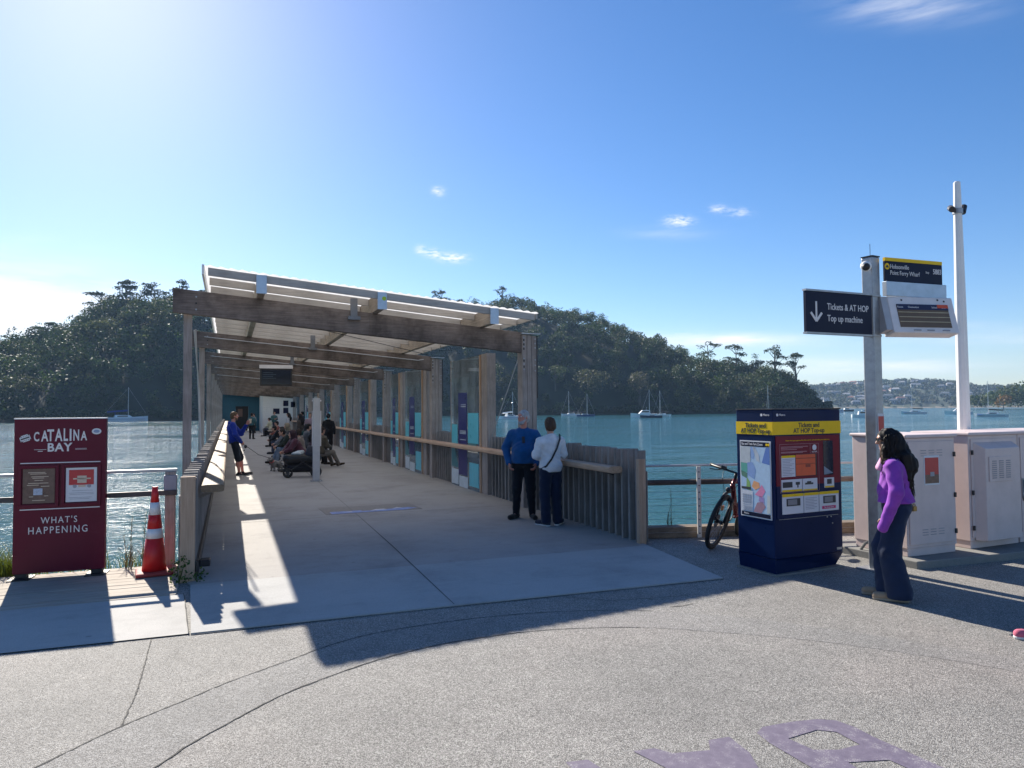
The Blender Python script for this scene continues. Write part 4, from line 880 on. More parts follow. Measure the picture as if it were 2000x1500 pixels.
b = MB(); b.box(.01, .05, -.018, -.016, .15, .165); b.box(.02, .04, -.018, -.016, .165, .178); b.build('ferry_symbol', M['txt_dark'], s2)
MB().box(.0, .90, -.03, .03, -.165, -.004).build('support_plate', M['plate'], s2, bevel=.003)
s3 = empty('departure_display', (7.20, 5.70, 2.80), 0, 'pale enclosed departure display tilted downwards with brown rows on its screen', 'display')
TM = Matrix.Rotation(R(-10), 4, 'Z') @ Matrix.Rotation(R(-14), 4, 'X')
s3.rotation_euler = TM.to_euler()
MB().box(-.42, .42, -.06, .10, -.215, .215).build('case', M['offwhite'], s3, bevel=.012)
MB().box(-.33, .33, -.066, -.061, -.15, .12).build('screen', M['screen_br'], s3); MB().box(-.33, .33, -.0695, -.0665, .055, .12).build('header_row', mat('display_header', (.03, .025, .06), .3), s3)
b = MB()
for i in range(3): b.box(-.325, .325, -.0695, -.0665, .022-i*.056, .030-i*.056)
b.build('row_lines', M['screen_yl'], s3); MB().box(.19, .33, -.072, -.07, .08, .12).build('red_glow', M['orange_scr'], s3)
for s_, x in (("Route", -.29), ("Destination", -.12), ("Sched", .15), ("Due", .27)): text(s_, .03, (x, -.070, .085), M['txt_white'], s3)
b = MB()
for x in (-.2, .27): b.lathe([(.012, 0), (.008, .012)], 8)
for x, z in ((-.25, .17), (.22, .18), (.30, .165)): b.box(x-.009, x+.009, -.066, -.061, z-.009, z+.009)
b.v = b.v[32:]; b.f = [tuple(i-32 for i in q) for q in b.f[20:]]; b.mi = [0]*len(b.f); b.build('screw', M['steel_d'], s3)
MB().box(-.50, -.421, -.05, .09, -.18, .21).build('side_cover', M['signpost'], s3)
b = MB()
for x in (-.17, -.0, .2): b.box(x, x+.09, -.0695, -.0615, -.19, -.178)
b.build('label_print', M['txt_grey'], s3)
cm = empty('security_camera', (6.52, 5.80, 3.345), 0, 'white dome security camera mounted near the top of the sign pole', 'camera')
b = MB(); b.sphere((0, 0, 0), .058, 18, 12, (1.1, .9, 1)); b.build('housing', M['white'], cm, smooth=True); b = MB(); b.sphere((-.025, -.022, -.012), .042, 16, 10); b.build('lens_dome', M['black'], cm, smooth=True)
b = MB(); b.tube([(.02, .01, 0), (.09, .02, 0)], .02, 8); b.build('mount', M['white'], cm)

# ------------------------------------------------------------------ service cabinets on their plinth
pb = MB(); pb.prism([(7.0, 7.0), (7.06, 5.70), (8.3, 5.62), (14, 5.55), (14, 7.1)], -.05, .085); tag(pb.build('concrete_plinth', M['plinth'], bevel=.012), 'rough low concrete plinth under the row of service cabinets', 'plinth')
def service_cabinet(x, y, w, d, h, label, doors=1, vent=False, rz=0):
    t = empty('service_cabinet', (x, y, .087), rz, label, 'cabinet', 'pale service cabinets in a row by the quay')
    MB().box(0, w, 0, d, .09, h-.04).build('body', M['cabinet'], t, bevel=.008); MB().box(.012, w-.012, .012, d-.012, 0, .089).build('base', M['cabinet'], t, bevel=.004)
    b = MB(); b.box(-.022, w+.022, -.03, d+.022, h-.039, h); b.build('lid', M['cabinet'], t, bevel=.012)
    for k in range(doors):
        x0 = .03+k*(w-.03)/doors; x1 = (k+1)*(w-.03)/doors
        dr = MB().box(x0, x1, -.014, -.001, .13, h-.08).build('door', M['cabinet'], t, bevel=.005)
        b = MB(); hx = x1-.005 if not vent else x0+.005
        for z in (.25, .67, h-.24): b.box(hx-.016, hx+.016, -.030, -.0145, z-.028, z+.028)
        b.build('hinge', M['black'], dr, bevel=.004)
        if not vent and k == 0:
            b = MB()
            for zc in (h-.22, .26):
                for xc in (-.13, 0, .13):
                    for q in range(3): b.box((x0+x1)/2+xc-.045, (x0+x1)/2+xc+.045, -.0175, -.0145, zc-.03+q*.03, zc-.022+q*.03)
            b.build('louvre', M['cab_vent'], dr)
            hn = MB(); hn.box(x0+.03, x0+.05, -.04, -.0145, .62, .78); hn.build('handle', M['steel_d'], dr); b = MB(); b.box(x0+.02, x0+.07, -.05, -.018, .52, .575); b.torus((x0+.045, -.034, .585), .018, .005, (0, 1, 0), 14, 6); b.build('padlock', mat('brass_padlock', (.35, .23, .08), .35, .7), dr)
        if k == 1:
            hn = MB(); hn.box(x0+.03, x0+.10, -.02, -.0145, .55, .78); hn.box(x0+.05, x0+.08, -.04, -.021, .58, .75); hn.build('handle', M['steel_d'], dr)
    return t
c1 = service_cabinet(7.16, 5.90, .80, .74, 1.385, 'pale pink cabinet with a red poster on its door nearest the walking woman', 1)
MB().box(.27, .52, -.018, -.0145, .80, 1.14).build('poster', M['paper'], c1); pr = MB(); pr.box(.285, .505, -.0205, -.0185, .82, 1.115); pr.build('poster_print', M['poster_r'], c1); MB().box(.365, .43, -.023, -.021, .90, .95).build('poster_mark', M['txt_grey'], c1); MB().box(.285, .505, -.0212, -.0207, .82, .92).build('poster_text', M['poster_d'], c1)
c2 = service_cabinet(8.24, 5.93, .93, .72, 1.39, 'pale pink cabinet with a large raised ventilation hood on its door', 1, True, R(2))
b = MB(); b.add([(.13, -.12, .10), (.78, -.12, .10), (.78, -.12, 1.20), (.13, -.12, 1.20), (.07, -.0145, .10), (.80, -.0145, .10), (.80, -.0145, 1.27), (.07, -.0145, 1.27)], [(0, 1, 2, 3), (0, 4, 5, 1), (1, 5, 6, 2), (2, 6, 7, 3), (3, 7, 4, 0)]); vh = b.build('vent_hood', M['cabinet'], c2, bevel=.008)
MB().box(.18, .62, -.130, -.121, .80, 1.10).build('vent_cover', M['cabinet'], vh, bevel=.004); b = MB()
for xc in (.27, .40, .53):
    for q in range(9): b.box(xc-.04, xc+.04, -.1345, -.1305, .84+q*.025, .852+q*.025)
b.build('louvre', M['cab_vent'], vh)
c3 = service_cabinet(9.19, 5.97, 1.3, .72, 1.39, 'wide pale cabinet with steel handle at the right edge of the row', 2, False, R(2))
MB().box(-.016+.05, .14, -.024, -.0145, .55, .80).build('handle_plate', M['steel'], c3)
b = MB(); b.tube([(.0, 0, .0), (.02, -.05, .08), (.09, -.06, .11), (.15, -.02, .02)], .018, 8); o = b.build('conduit', M['plinth']); o.location = (7.05, 6.45, .087); tag(o, 'short curved grey conduit stub at the foot of the left cabinet side', 'conduit')

# tall white pole with cameras
t = empty('camera_pole', (9.38, 6.80, .087), 0, 'tall tapering white pole with two small cameras behind the cabinets', 'pole')
b = MB(); b.lathe([(.084, 0), (.080, 1.4), (.070, 3.0), (.052, 4.40), (.044, 4.81), (.03, 4.825)], 12); b.build('pole', M['white'], t, smooth=False)
b = MB(); b.lathe([(.066, 4.37), (.066, 4.44)], 16); b.build('collar', M['steel'], t)
for q in (-1, 1):
    b = MB(); b.tube([(.06*q, 0, 4.40), (.11*q, -.02, 4.40)], .018, 8); b.build('camera_arm', M['steel_d'], t)
    b = MB(); b.tube([(-.10, .03, 4.45), (-.19, -.06, 4.40)] if q < 0 else [(.10, .0, 4.40), (.17, .03, 4.50)], .042, 10); b.build('camera', M['steel_d'], t)

# ------------------------------------------------------------------ wooded headland, far shore
rng = np.random.default_rng(11)
def az_of(px): d = pxdir(px, 800); return math.atan2(d.x, d.y)
def tan_el(px, y): d = pxdir(px, y); return d.z/math.hypot(d.x, d.y)
SH = [(-900, 330), (-400, 306), (0, 302), (300, 300), (450, 322), (860, 396), (1100, 372), (1350, 385), (1500, 391), (1600, 425), (1625, 436), (1660, 450)]
SKY = [(-900, 715), (-400, 690), (0, 672), (60, 664), (100, 650), (150, 628), (190, 612), (230, 600), (280, 588), (330, 586), (400, 606), (470, 628), (560, 640), (650, 624), (750, 604), (850, 596), (940, 597), (1000, 590), (1060, 601), (1100, 614), (1150, 622), (1200, 636), (1230, 648), (1270, 664), (1310, 680), (1350, 700), (1400, 712), (1450, 718), (1500, 726), (1540, 742), (1570, 760), (1592, 782), (1606, 800), (1612, 806)]
SH_A = [(az_of(p), d) for p, d in SH]; DEPTH = [(-900, 130), (0, 125), (400, 110), (900, 140), (1200, 125), (1450, 85), (1560, 55), (1612, 22), (1660, 20)]
SK_A = [(az_of(p), tan_el(p, y)) for p, y in SKY]; DP_A = [(az_of(p), d) for p, d in DEPTH]
def interp(T, a): return np.interp(a, [t[0] for t in T], [t[1] for t in T])
def hill_h(a, d, tree=8.5):
    ds = interp(SH_A, a); dp = interp(DP_A, a); dr = ds+dp
    H = np.maximum(.3, interp(SK_A, a)*dr + CAM_H - np.minimum(tree, dp*.12) )
    s = (d-ds)/dp
    up = 1-np.clip(1-s, 0, 1)**1.7; dn = np.clip(1-(s-1)*.55, 0, 1)
    h = np.where(s < 1, up, dn)*(H-WATER_Z)
    h = h + np.where(s > 0, 1.2*np.clip(s*12, 0, 1), s*8) + 2.2*np.sin(a*61)*np.sin(d*.06)*np.clip(s*2, 0, 1)*np.clip(H/30, 0, 1)
    return WATER_Z + h
A0, A1 = az_of(-900), az_of(1622)
def terrain(name, aa, dd, hf, mt):
    A, D = np.meshgrid(aa, dd, indexing='ij'); Z = hf(A, D)
    V = np.stack([np.sin(A)*D, np.cos(A)*D, Z], -1).reshape(-1, 3); na, nd = A.shape
    i, j = np.meshgrid(np.arange(na-1), np.arange(nd-1), indexing='ij'); q = (i*nd+j).ravel()
    F = np.stack([q, q+1, q+nd+1, q+nd], -1)
    me = bpy.data.meshes.new(name); me.from_pydata(V.tolist(), [], F.tolist()); return struct(link(name, me, mt, smooth=True))
def hill_grid(A, S_):
    ds = interp(SH_A, A); return hill_h(A, ds+S_)
aa = np.linspace(A0, A1, 220); ss = np.concatenate([[-6, -2, 0], np.linspace(2, 300, 50)])
Ag, Sg = np.meshgrid(aa, ss, indexing='ij'); Dg = interp(SH_A, Ag)+Sg; Zg = hill_h(Ag, Dg)
V = np.stack([np.sin(Ag)*Dg, np.cos(Ag)*Dg, Zg], -1).reshape(-1, 3); na, nd = Ag.shape
i, j = np.meshgrid(np.arange(na-1), np.arange(nd-1), indexing='ij'); q = (i*nd+j).ravel()
me = bpy.data.meshes.new('hill'); me.from_pydata(V.tolist(), [], np.stack([q, q+1, q+nd+1, q+nd], -1).tolist()); struct(link('hill', me, M['hill'], smooth=True))

def crown_quads(c, rad, n, size, lobes, flat=1.0, up=.35):
    """leaf clumps on the surfaces of several lobes; returns (n,4,3)"""
    L = rng.normal(0, 1, (lobes, 3)); L /= np.linalg.norm(L, axis=1)[:, None]; L *= rng.uniform(.25, .72, (lobes, 1))
    L[:, 2] = L[:, 2]*.8+.05; lr = rng.uniform(.34, .58, lobes)
    k = rng.integers(0, lobes, n); dv = rng.normal(0, 1, (n, 3)); dv[:, 2] += up; dv /= np.linalg.norm(dv, axis=1)[:, None]
    P = (L[k] + dv*(lr[k]*rng.uniform(.75, 1.08, n))[:, None])*np.array(rad)*np.array([1, 1, flat]) + np.array(c)
    nm = dv + rng.normal(0, .75, (n, 3)); nm /= np.linalg.norm(nm, axis=1)[:, None]
    t = np.cross(nm, rng.normal(0, 1, (n, 3))); t /= np.linalg.norm(t, axis=1)[:, None]; bt_ = np.cross(nm, t)
    s = (size*rng.uniform(.55, 1.3, n))[:, None]
    return np.stack([P-t*s*.5, P+bt_*s*.38, P+t*s*.5, P-bt_*s*.38], 1)
def quads_mesh(name, Q, tint):
    n = len(Q); me = bpy.data.meshes.new(name)
    me.vertices.add(n*4); me.vertices.foreach_set('co', Q.reshape(-1).astype(np.float32))
    me.loops.add(n*4); me.loops.foreach_set('vertex_index', np.arange(n*4, dtype=np.int32))
    me.polygons.add(n); me.polygons.foreach_set('loop_start', np.arange(0, n*4, 4, dtype=np.int32))
    me.update(calc_edges=True)
    at = me.attributes.new('tint', 'FLOAT_COLOR', 'FACE'); col = np.ones((n, 4), np.float32); col[:, :3] = tint; at.data.foreach_set('color', col.reshape(-1))
    return me
def ridge_px(px, back=0.0):
    a = az_of(px); return a, float(interp(SH_A, a)+interp(DP_A, a)+back)
BASE = 1.4*np.array([[.030, .048, .020], [.040, .056, .026], [.024, .040, .020], [.050, .060, .030], [.034, .052, .030], [.046, .050, .028]])
QS, TS = [], []
area_n = 0
for kx in range(5200):
    a = rng.uniform(A0, A1); dp = float(interp(DP_A, a)); s = rng.uniform(0, 1.0)**.9*1.18
    d = float(interp(SH_A, a))+s*dp
    if rng.random() > (.24+.22*(az_of(-50) < a)): continue
    z = float(hill_h(np.array(a), np.array(d)))
    edge = np.clip(dp/60, .35, 1)
    h = rng.uniform(6.5, 13)*edge*(.8 if s < .08 else 1); r = h*rng.uniform(.36, .55)
    x, y = math.sin(a)*d, math.cos(a)*d
    n = int(235*(1.25 if s > .85 else 1))
    Q = crown_quads((x, y, z+h*.55), (r, r, h*.5), n, .86*rng.uniform(.85, 1.2), int(rng.integers(5, 10)))
    QS.append(Q); tb_ = BASE[rng.integers(0, len(BASE))]*rng.uniform(.75, 1.25); TS.append(np.repeat(tb_[None], n, 0)*rng.uniform(.9, 1.1, (n, 1)))
# overhanging shrubs along the waterline
for kx in range(420):
    a = rng.uniform(A0, A1-.002); d = float(interp(SH_A, a))+rng.uniform(-1.5, 3); h = rng.uniform(2.5, 5.5); n = 70
    Q = crown_quads((math.sin(a)*d, math.cos(a)*d, WATER_Z+h*.55+.4), (h*.75, h*.75, h*.55), n, 1.0, 5); QS.append(Q)
    TS.append(np.repeat((BASE[rng.integers(0, len(BASE))]*rng.uniform(.7, 1.2))[None], n, 0))
me = quads_mesh('hill_forest', np.concatenate(QS), np.concatenate(TS)); print('forest quads', len(me.polygons))
tag(link('hill_forest', me, M['leaf']), 'dense dark evergreen bush covering the headland down to the water', 'forest', kind='stuff')

# single trees one can tell apart on the headland
def limb_tree(name, px, s, h, r, tint, label, style='round', n=900, group=None, size=.8, lobes=9):
    a = az_of(px); d = float(interp(SH_A, a)+s*interp(DP_A, a)); z = float(hill_h(np.array(a), np.array(d)))
    t = empty(name, (math.sin(a)*d, math.cos(a)*d, z-.5), 0, label, 'tree', group)
    b = MB(); tops = []
    b.tube([(0, 0, -1), (.15*rng.normal(), .15*rng.normal(), h*.45), (.4*rng.normal(), .4*rng.normal(), h*.86)], .035*h, 7, .008*h)
    for k in range(7):
        q = rng.uniform(0, 6.3); zz = h*rng.uniform(.4, .85); rr = r*rng.uniform(.45, .85); e = (rr*math.cos(q), rr*math.sin(q), zz+h*.10)
        b.tube([(0, 0, zz-h*.10), (e[0]*.5, e[1]*.5, zz), e], .012*h, 5, .004*h); tops.append(e)
    b.build('trunk', M['bark'], t)
    if style == 'pine':
        L = [crown_quads(e, (r*.52, r*.52, h*.085), n//6, size, 5, up=.8) for e in tops]+[crown_quads((0, 0, h*.90), (r*.6, r*.6, h*.12), n//6, size, 6, up=.8)]
        L += [crown_quads((e[0]*.4, e[1]*.4, e[2]+h*.03), (r*.42, r*.42, h*.07), n//9, size, 4, up=.8) for e in tops[:4]]
        Q = np.concatenate(L)
    else:
        Q = crown_quads((0, 0, h*.62), (r, r, h*.46), n, size, lobes, up=.6)
    me = quads_mesh('crown', Q, np.array(tint)[None]*rng.uniform(.75, 1.25, (len(Q), 1))); link('crown', me, M['leaf'], t)
    return t
G1 = 'pines standing on the headland skyline'
P_ = (.04, .058, .034)
limb_tree('pine_tree', 863, 1.0, 21, 6.5, P_, 'spreading pine rising above the far ridge just over the shelter roof', 'pine', 700, G1)
limb_tree('pine_tree', 982, .98, 21, 5.0, P_, 'thin lone pine poking above the highest crowns of the headland', 'pine', 330, G1)
limb_tree('pine_tree', 1385, .92, 22, 7.5, P_, 'leftmost sparse pine of the stand at the low end of the headland', 'pine', 420, G1)
limb_tree('pine_tree', 1440, .92, 22, 7.0, P_, 'flat topped pine second from left in the stand at the headland end', 'pine', 700, G1)
limb_tree('pine_tree', 1478, .9, 18, 6, P_, 'low sparse pine between two taller ones at the headland end', 'pine', 420, G1)
limb_tree('pine_tree', 1516, .9, 25, 6.2, P_, 'tallest layered pine of the stand at the low headland end', 'pine', 800, G1)
limb_tree('pine_tree', 1556, .8, 25, 6.5, P_, 'outermost leaning pine above the tip of the headland', 'pine', 650, G1)
limb_tree('pine_tree', 92, .95, 13, 6.5, P_, 'umbrella shaped tree standing clear of the left skyline', 'pine', 420, 'skyline trees of the left hill')
for i, (px, lab) in enumerate(((195, 'feathery tall tree left of the left hill summit'), (243, 'tall open crowned tree at the left hill summit'), (300, 'dense tall tree right of the left hill summit'), (350, 'gappy crowned tree with sky through it beside the shelter beam'), (395, 'thin crowned tree seen through the gap under the shelter roof'))):
    limb_tree('tall_tree', px, .97, 18+2*(i % 2), 6.5, (.032, .046, .026), lab, 'pine', 760, 'skyline trees of the left hill')
for i, (px, lab) in enumerate(((1105, 'dark cone topped tree on the ridge right of the shelter'), (1160, 'round topped tree midway down the ridge line'), (1215, 'knobbly tree where the ridge starts to fall'), (1285, 'broad tree on the falling ridge above the moored yachts'))):
    limb_tree('ridge_tree', px, 1.0, 12, 4.6, (.034, .052, .026), lab, 'round', 520, 'trees along the falling ridge')
G2 = 'paler broad trees on the lower slope'; PL = (.105, .105, .075)
limb_tree('broad_tree', 1148, .06, 19, 12.5, PL, 'broad pale olive tree leaning over the water behind the two yachts', 'round', 1500, G2, .9, 12)
limb_tree('broad_tree', 1085, .12, 15, 7, (.085, .105, .06), 'smaller pale green tree at the left of the broad olive one', 'round', 600, G2, .8)
limb_tree('broad_tree', 1250, .05, 20, 8, (.10, .095, .08), 'greyish pale tree standing over the white motor yacht', 'round', 1000, G2, .8, 11)
limb_tree('broad_tree', 1215, .40, 14, 5, (.07, .09, .05), 'tall pale green tree upslope of the greyish one', 'round', 500, G2, .8)
limb_tree('broad_tree', 1330, .25, 15, 9, (.05, .072, .038), 'large green crowned tree to the right of the greyish tree', 'round', 900, G2, .9)
limb_tree('broad_tree', 195, .50, 12, 9, (.085, .092, .05), 'pale green domed tree halfway up the left hill', 'round', 700, G2, .9)
limb_tree('broad_tree', 250, .56, 11, 6, (.07, .075, .05), 'small pale tree beside the domed one on the left hill', 'round', 420, G2, .8)
limb_tree('broad_tree', 30, .10, 11, 8, (.075, .08, .055), 'pale rounded tree low on the left shore above the notice board', 'round', 600, G2, .8)

# far shore with houses
FD = 1450
FS = [(1500, 758), (1560, 756), (1600, 754), (1650, 750), (1700, 746), (1760, 743), (1820, 744), (1870, 747), (1910, 755), (1960, 756), (2050, 752), (2300, 748), (2700, 756)]
FS_A = [(az_of(p), tan_el(p, y)) for p, y in FS]
def far_h(a, d):
    s = (d-FD)/420.; H = interp(FS_A, a)*(FD+420)+CAM_H-4
    return WATER_Z + np.where(s < 1, np.clip(1-(1-np.clip(s, 0, 1))**1.35, 0, 1), 1-np.clip(s-1, 0, 1)*.4)*(H-WATER_Z)+np.where(s > 0, 1.0, s*40)
aa = np.linspace(az_of(1480), az_of(2700), 90); dd = np.concatenate([[FD-8], np.linspace(FD, FD+700, 26)])
terrain('far_hill', aa, dd, far_h, M['farhill'])
QS, TS = [], []
FB = np.array([[.06, .075, .05], [.05, .062, .045], [.075, .08, .055], [.09, .08, .06]])
for kx in range(2600):
    a = rng.uniform(az_of(1500), az_of(2500)); d = FD+rng.uniform(0, 1)**.8*430; z = float(far_h(np.array(a), np.array(d))); h = rng.uniform(5, 12); n = 26
    QS.append(crown_quads((math.sin(a)*d, math.cos(a)*d, z+h*.45), (h*.55, h*.55, h*.5), n, 3.4, 4)); TS.append(np.repeat((FB[rng.integers(0, 4)]*rng.uniform(.7, 1.3))[None], n, 0))
# nearer spit of trees on the right
def spit(a): return 760.
for kx in range(330):
    px = 1872+rng.uniform(0, 1)**1.0*600; a = az_of(px); d = 800+rng.uniform(0, 90); hmax = np.interp(px, [1860, 1890, 1930, 1960, 2000, 2400], [5, 14, 19, 24, 27, 30]); h = hmax*rng.uniform(.6, 1.05); n = 90
    QS.append(crown_quads((math.sin(a)*d, math.cos(a)*d, WATER_Z+h*.5+.5), (h*.36, h*.36, h*.5), n, 2.0, 6)); TS.append(np.repeat((BASE[rng.integers(0, 6)]*rng.uniform(1.0, 1.6))[None], n, 0))
me = quads_mesh('far_trees', np.concatenate(QS), np.concatenate(TS)); tag(link('far_trees', me, M['leaf']), 'bluish wooded far shore trees between hillside houses', 'woodland', kind='stuff')
# bare autumn tree and mud line on the spit
a = az_of(1960); d = 790; Q = crown_quads((0, 0, 8), (10, 10, 7.5), 220, 2.2, 7)
t = empty('autumn_tree', (math.sin(a)*d, math.cos(a)*d, WATER_Z), 0, 'orange brown leafed tree at the water edge of the right hand shore', 'tree')
link('crown', quads_mesh('crown', Q, np.array([.22, .12, .05])[None]*rng.uniform(.7, 1.3, (220, 1))), M['leaf'], t); b = MB(); b.tube([(0, 0, -1), (0, 0, 9)], .5, 6, .15); b.build('trunk', M['bark'], t)
b = MB(); P = [az_of(1602+i*25) for i in range(40)]
b.add([(math.sin(a)*(FD-12), math.cos(a)*(FD-12), WATER_Z+.02) for a in P]+[(math.sin(a)*(FD+8), math.cos(a)*(FD+8), WATER_Z+3.0) for a in P], [(i, i+1, 41+i-1+0, 40+i) for i in range(39)])
struct(b.build('far_beach', mat('far_beach', (.20, .16, .11), .9)))
# houses on the far hillside
roofs = [mat('far_roof_'+n, c, .7) for n, c in (('grey', (.16, .16, .17)), ('rust', (.22, .10, .07)), ('pale', (.27, .27, .28)), ('slate', (.09, .10, .12)))]
walls = [mat('far_wall_'+n, c, .7) for n, c in (('white', (.50, .49, .47)), ('cream', (.40, .36, .29)), ('grey', (.26, .26, .27)))]
HL = []
def far_house(px, s, w, d_, h, rw, ww, lab):
    a = az_of(px); d = FD+s*420; z = float(far_h(np.array(a), np.array(d))); t = empty('house', (math.sin(a)*d, math.cos(a)*d, z), -a+rnd.uniform(-.5, .5), lab, 'house', 'houses on the far hillside')
    MB().box(-w/2, w/2, -d_/2, d_/2, -3, h).build('wall', ww, t)
    b = MB(); e = .6; b.add([(-w/2-e, -d_/2-e, h), (w/2+e, -d_/2-e, h), (w/2+e, d_/2+e, h), (-w/2-e, d_/2+e, h), (-w/2+w*.2, 0, h+3), (w/2-w*.2, 0, h+3)], [(0, 1, 5, 4), (1, 2, 5), (2, 3, 4, 5), (3, 0, 4), (3, 2, 1, 0)]); b.build('roof', rw, t)
    b = MB()
    for k in range(3): b.box(-w*.36+k*w*.28, -w*.36+k*w*.28+w*.16, -d_/2-.05, -d_/2+.02, h*.35, h*.75)
    b.build('window', M['winglass'], t)
for i in range(48):
    px = 1610+rnd.random()*330; 
    if i % 6 == 0: px = 1610+rnd.random()*80
    s = rnd.uniform(.08, .92)
    ri, wi = rnd.randrange(4), rnd.randrange(3); rwn = (('grey', 'rust', 'pale', 'dark')[ri], ('white', 'cream', 'grey')[wi])
    far_house(px, s, rnd.uniform(10, 20), rnd.uniform(8, 11), rnd.uniform(5, 8), roofs[ri], walls[wi], '%s roofed, %s walled house %s, %s' % (*rwn, 'low by the shore' if s < .35 else 'halfway up' if s < .65 else 'near the crest', 'by the headland tip' if px < 1700 else 'left of the white pole' if px < 1870 else 'right of the white pole'))

# ------------------------------------------------------------------ moored boats
def at_water(px, y):
    d = pxdir(px, y); k = (WATER_Z-CAM_H)/d.z; return Vector((d.x*k, d.y*k, WATER_Z)), math.hypot(d.x, d.y)*k
def hull_mesh(Lh, bm_, fb, name, mt, par, sheer=.25):
    n = 12; b = MB(); vs = []
    for i in range(n+1):
        u = i/n; x = (u-.5)*Lh; wd = bm_/2*(math.sin(math.pi*min(1, .25+u*.62))**.8 if u < .62 else max(.02, 1-((u-.62)/.38)**1.9)); z = fb*(1+sheer*(u-.35)**2*3)
        vs += [(x, -wd, z), (x, -wd*.86, .0), (x, 0, -.5), (x, wd*.86, 0), (x, wd, z)]
    fs = [(i*5+j, (i+1)*5+j, (i+1)*5+j+1, i*5+j+1) for i in range(n) for j in range(4)]+[(i*5+4, (i+1)*5+4, (i+1)*5, i*5) for i in range(n)]+[(0, 1, 2, 3, 4)]
    return b.add(vs, fs).build(name, mt, par)
def yacht(px, y, Lh, mast, rz, label, hull='hull_w', cover='cover_d', name='sailboat', tilt=0):
    P, _ = at_water(px, y); t = empty(name, P, rz, label, 'sailboat', 'boats moored in the bay')
    fb = Lh*.095; hu = hull_mesh(Lh, Lh*.29, fb, 'hull', M[hull], t)
    MB().box(-Lh*.40, Lh*.42, -Lh*.142, Lh*.142, fb*.55, fb*.62).build('waterline_stripe', M['cover_b'], hu)
    c = MB(); c.add([(-Lh*.22, -Lh*.09, fb), (Lh*.17, -Lh*.07, fb), (Lh*.17, Lh*.07, fb), (-Lh*.22, Lh*.09, fb), (-Lh*.2, -Lh*.075, fb+Lh*.06), (Lh*.1, -Lh*.055, fb+Lh*.05), (Lh*.1, Lh*.055, fb+Lh*.05), (-Lh*.2, Lh*.075, fb+Lh*.06)], [(4, 5, 6, 7), (0, 1, 5, 4), (1, 2, 6, 5), (2, 3, 7, 6), (3, 0, 4, 7)]); cb = c.build('cabin', M['hull_w'], t)
    for q in (-1, 1): MB().box(-Lh*.16, Lh*.06, q*Lh*.083-.03, q*Lh*.083+.03, fb+Lh*.015, fb+Lh*.04).build('window', M['winglass'], cb)
    m_ = MB(); m_.tube([(Lh*.08, 0, fb), (Lh*.08, 0, mast)], .10, 6, .06); m_.build('mast', M['alu'], t)
    s = MB(); s.tube([(Lh*.08, 0, mast*.98), (Lh*.5, 0, fb*1.2)], .022, 5); s.tube([(Lh*.08, 0, mast*.98), (-Lh*.48, 0, fb)], .018, 5)
    for q in (-1, 1): s.tube([(Lh*.08, 0, mast*.7), (Lh*.06, q*Lh*.14, fb)], .016, 4)
    s.tube([(Lh*.08, -Lh*.06, mast*.6), (Lh*.08, Lh*.06, mast*.6)], .05, 4); s.build('rigging', M['alu'], t)
    q = MB(); q.tube([(Lh*.06, 0, fb+Lh*.16), (-Lh*.36, 0, fb+Lh*.13)], Lh*.022, 8, Lh*.014); q.build('boom_cover', M[cover], t)
    d = MB(); d.add([(-Lh*.36, -Lh*.09, fb+Lh*.10), (-Lh*.20, -Lh*.08, fb+Lh*.13), (-Lh*.20, Lh*.08, fb+Lh*.13), (-Lh*.36, Lh*.09, fb+Lh*.10), (-Lh*.19, -Lh*.08, fb+Lh*.05), (-Lh*.19, Lh*.08, fb+Lh*.05)], [(0, 1, 2, 3), (1, 4, 5, 2)]); d.build('canopy', M[cover], t)
    return t
def motorboat(px, y, Lh, rz, label, hull='hull_w'):
    P, _ = at_water(px, y); t = empty('motorboat', P, rz, label, 'motorboat', 'boats moored in the bay'); fb = Lh*.12
    hull_mesh(Lh, Lh*.32, fb, 'hull', M[hull], t)
    c = MB(); c.add([(-Lh*.25, -Lh*.12, fb), (Lh*.2, -Lh*.09, fb), (Lh*.2, Lh*.09, fb), (-Lh*.25, Lh*.12, fb), (-Lh*.22, -Lh*.11, fb+Lh*.14), (Lh*.05, -Lh*.09, fb+Lh*.14), (Lh*.05, Lh*.09, fb+Lh*.14), (-Lh*.22, Lh*.11, fb+Lh*.14)], [(4, 5, 6, 7), (0, 1, 5, 4), (1, 2, 6, 5), (2, 3, 7, 6), (3, 0, 4, 7)]); cb = c.build('cabin', M['hull_w'], t)
    MB().box(-Lh*.18, Lh*.09, -Lh*.125, Lh*.125, fb+Lh*.06, fb+Lh*.11).build('window', M['winglass'], cb)
    s = MB(); s.tube([(-Lh*.1, 0, fb+Lh*.14), (-Lh*.12, 0, fb+Lh*.26)], .05, 5); s.build('aerial', M['alu'], t)
    return t
def face(px): return -az_of(px)      # broadside to the quay
yacht(243, 823, 15.5, 12.5, face(243)+R(8), 'low dark edged yacht with blue sail cover near the left shore', 'hull_w', 'cover_b')
yacht(998, 818, 9.5, 9.5, face(998)+R(35), 'white yacht seen between the shelter post and the bearded man', 'hull_w', 'hull_w')
yacht(1114, 812.5, 9.0, 11.5, face(1114)+R(200), 'white yacht with dark covers left of the blue hulled one')
yacht(1144, 813.5, 8.0, 9.8, face(1144)+R(10), 'small yacht with blue grey hull beside the white one', 'hull_b')
motorboat(1257, 814.5, 10.0, face(1257)+R(195), 'white motor yacht moored behind the dark hulled boat')
yacht(1272, 816, 7.6, 9.8, face(1272)+R(175), 'dark hulled yacht in front of the white motor yacht', 'hull_d')
yacht(1292, 813, 8.0, 10.5, face(1292)+R(150), 'white yacht at the right end of the three boat cluster')
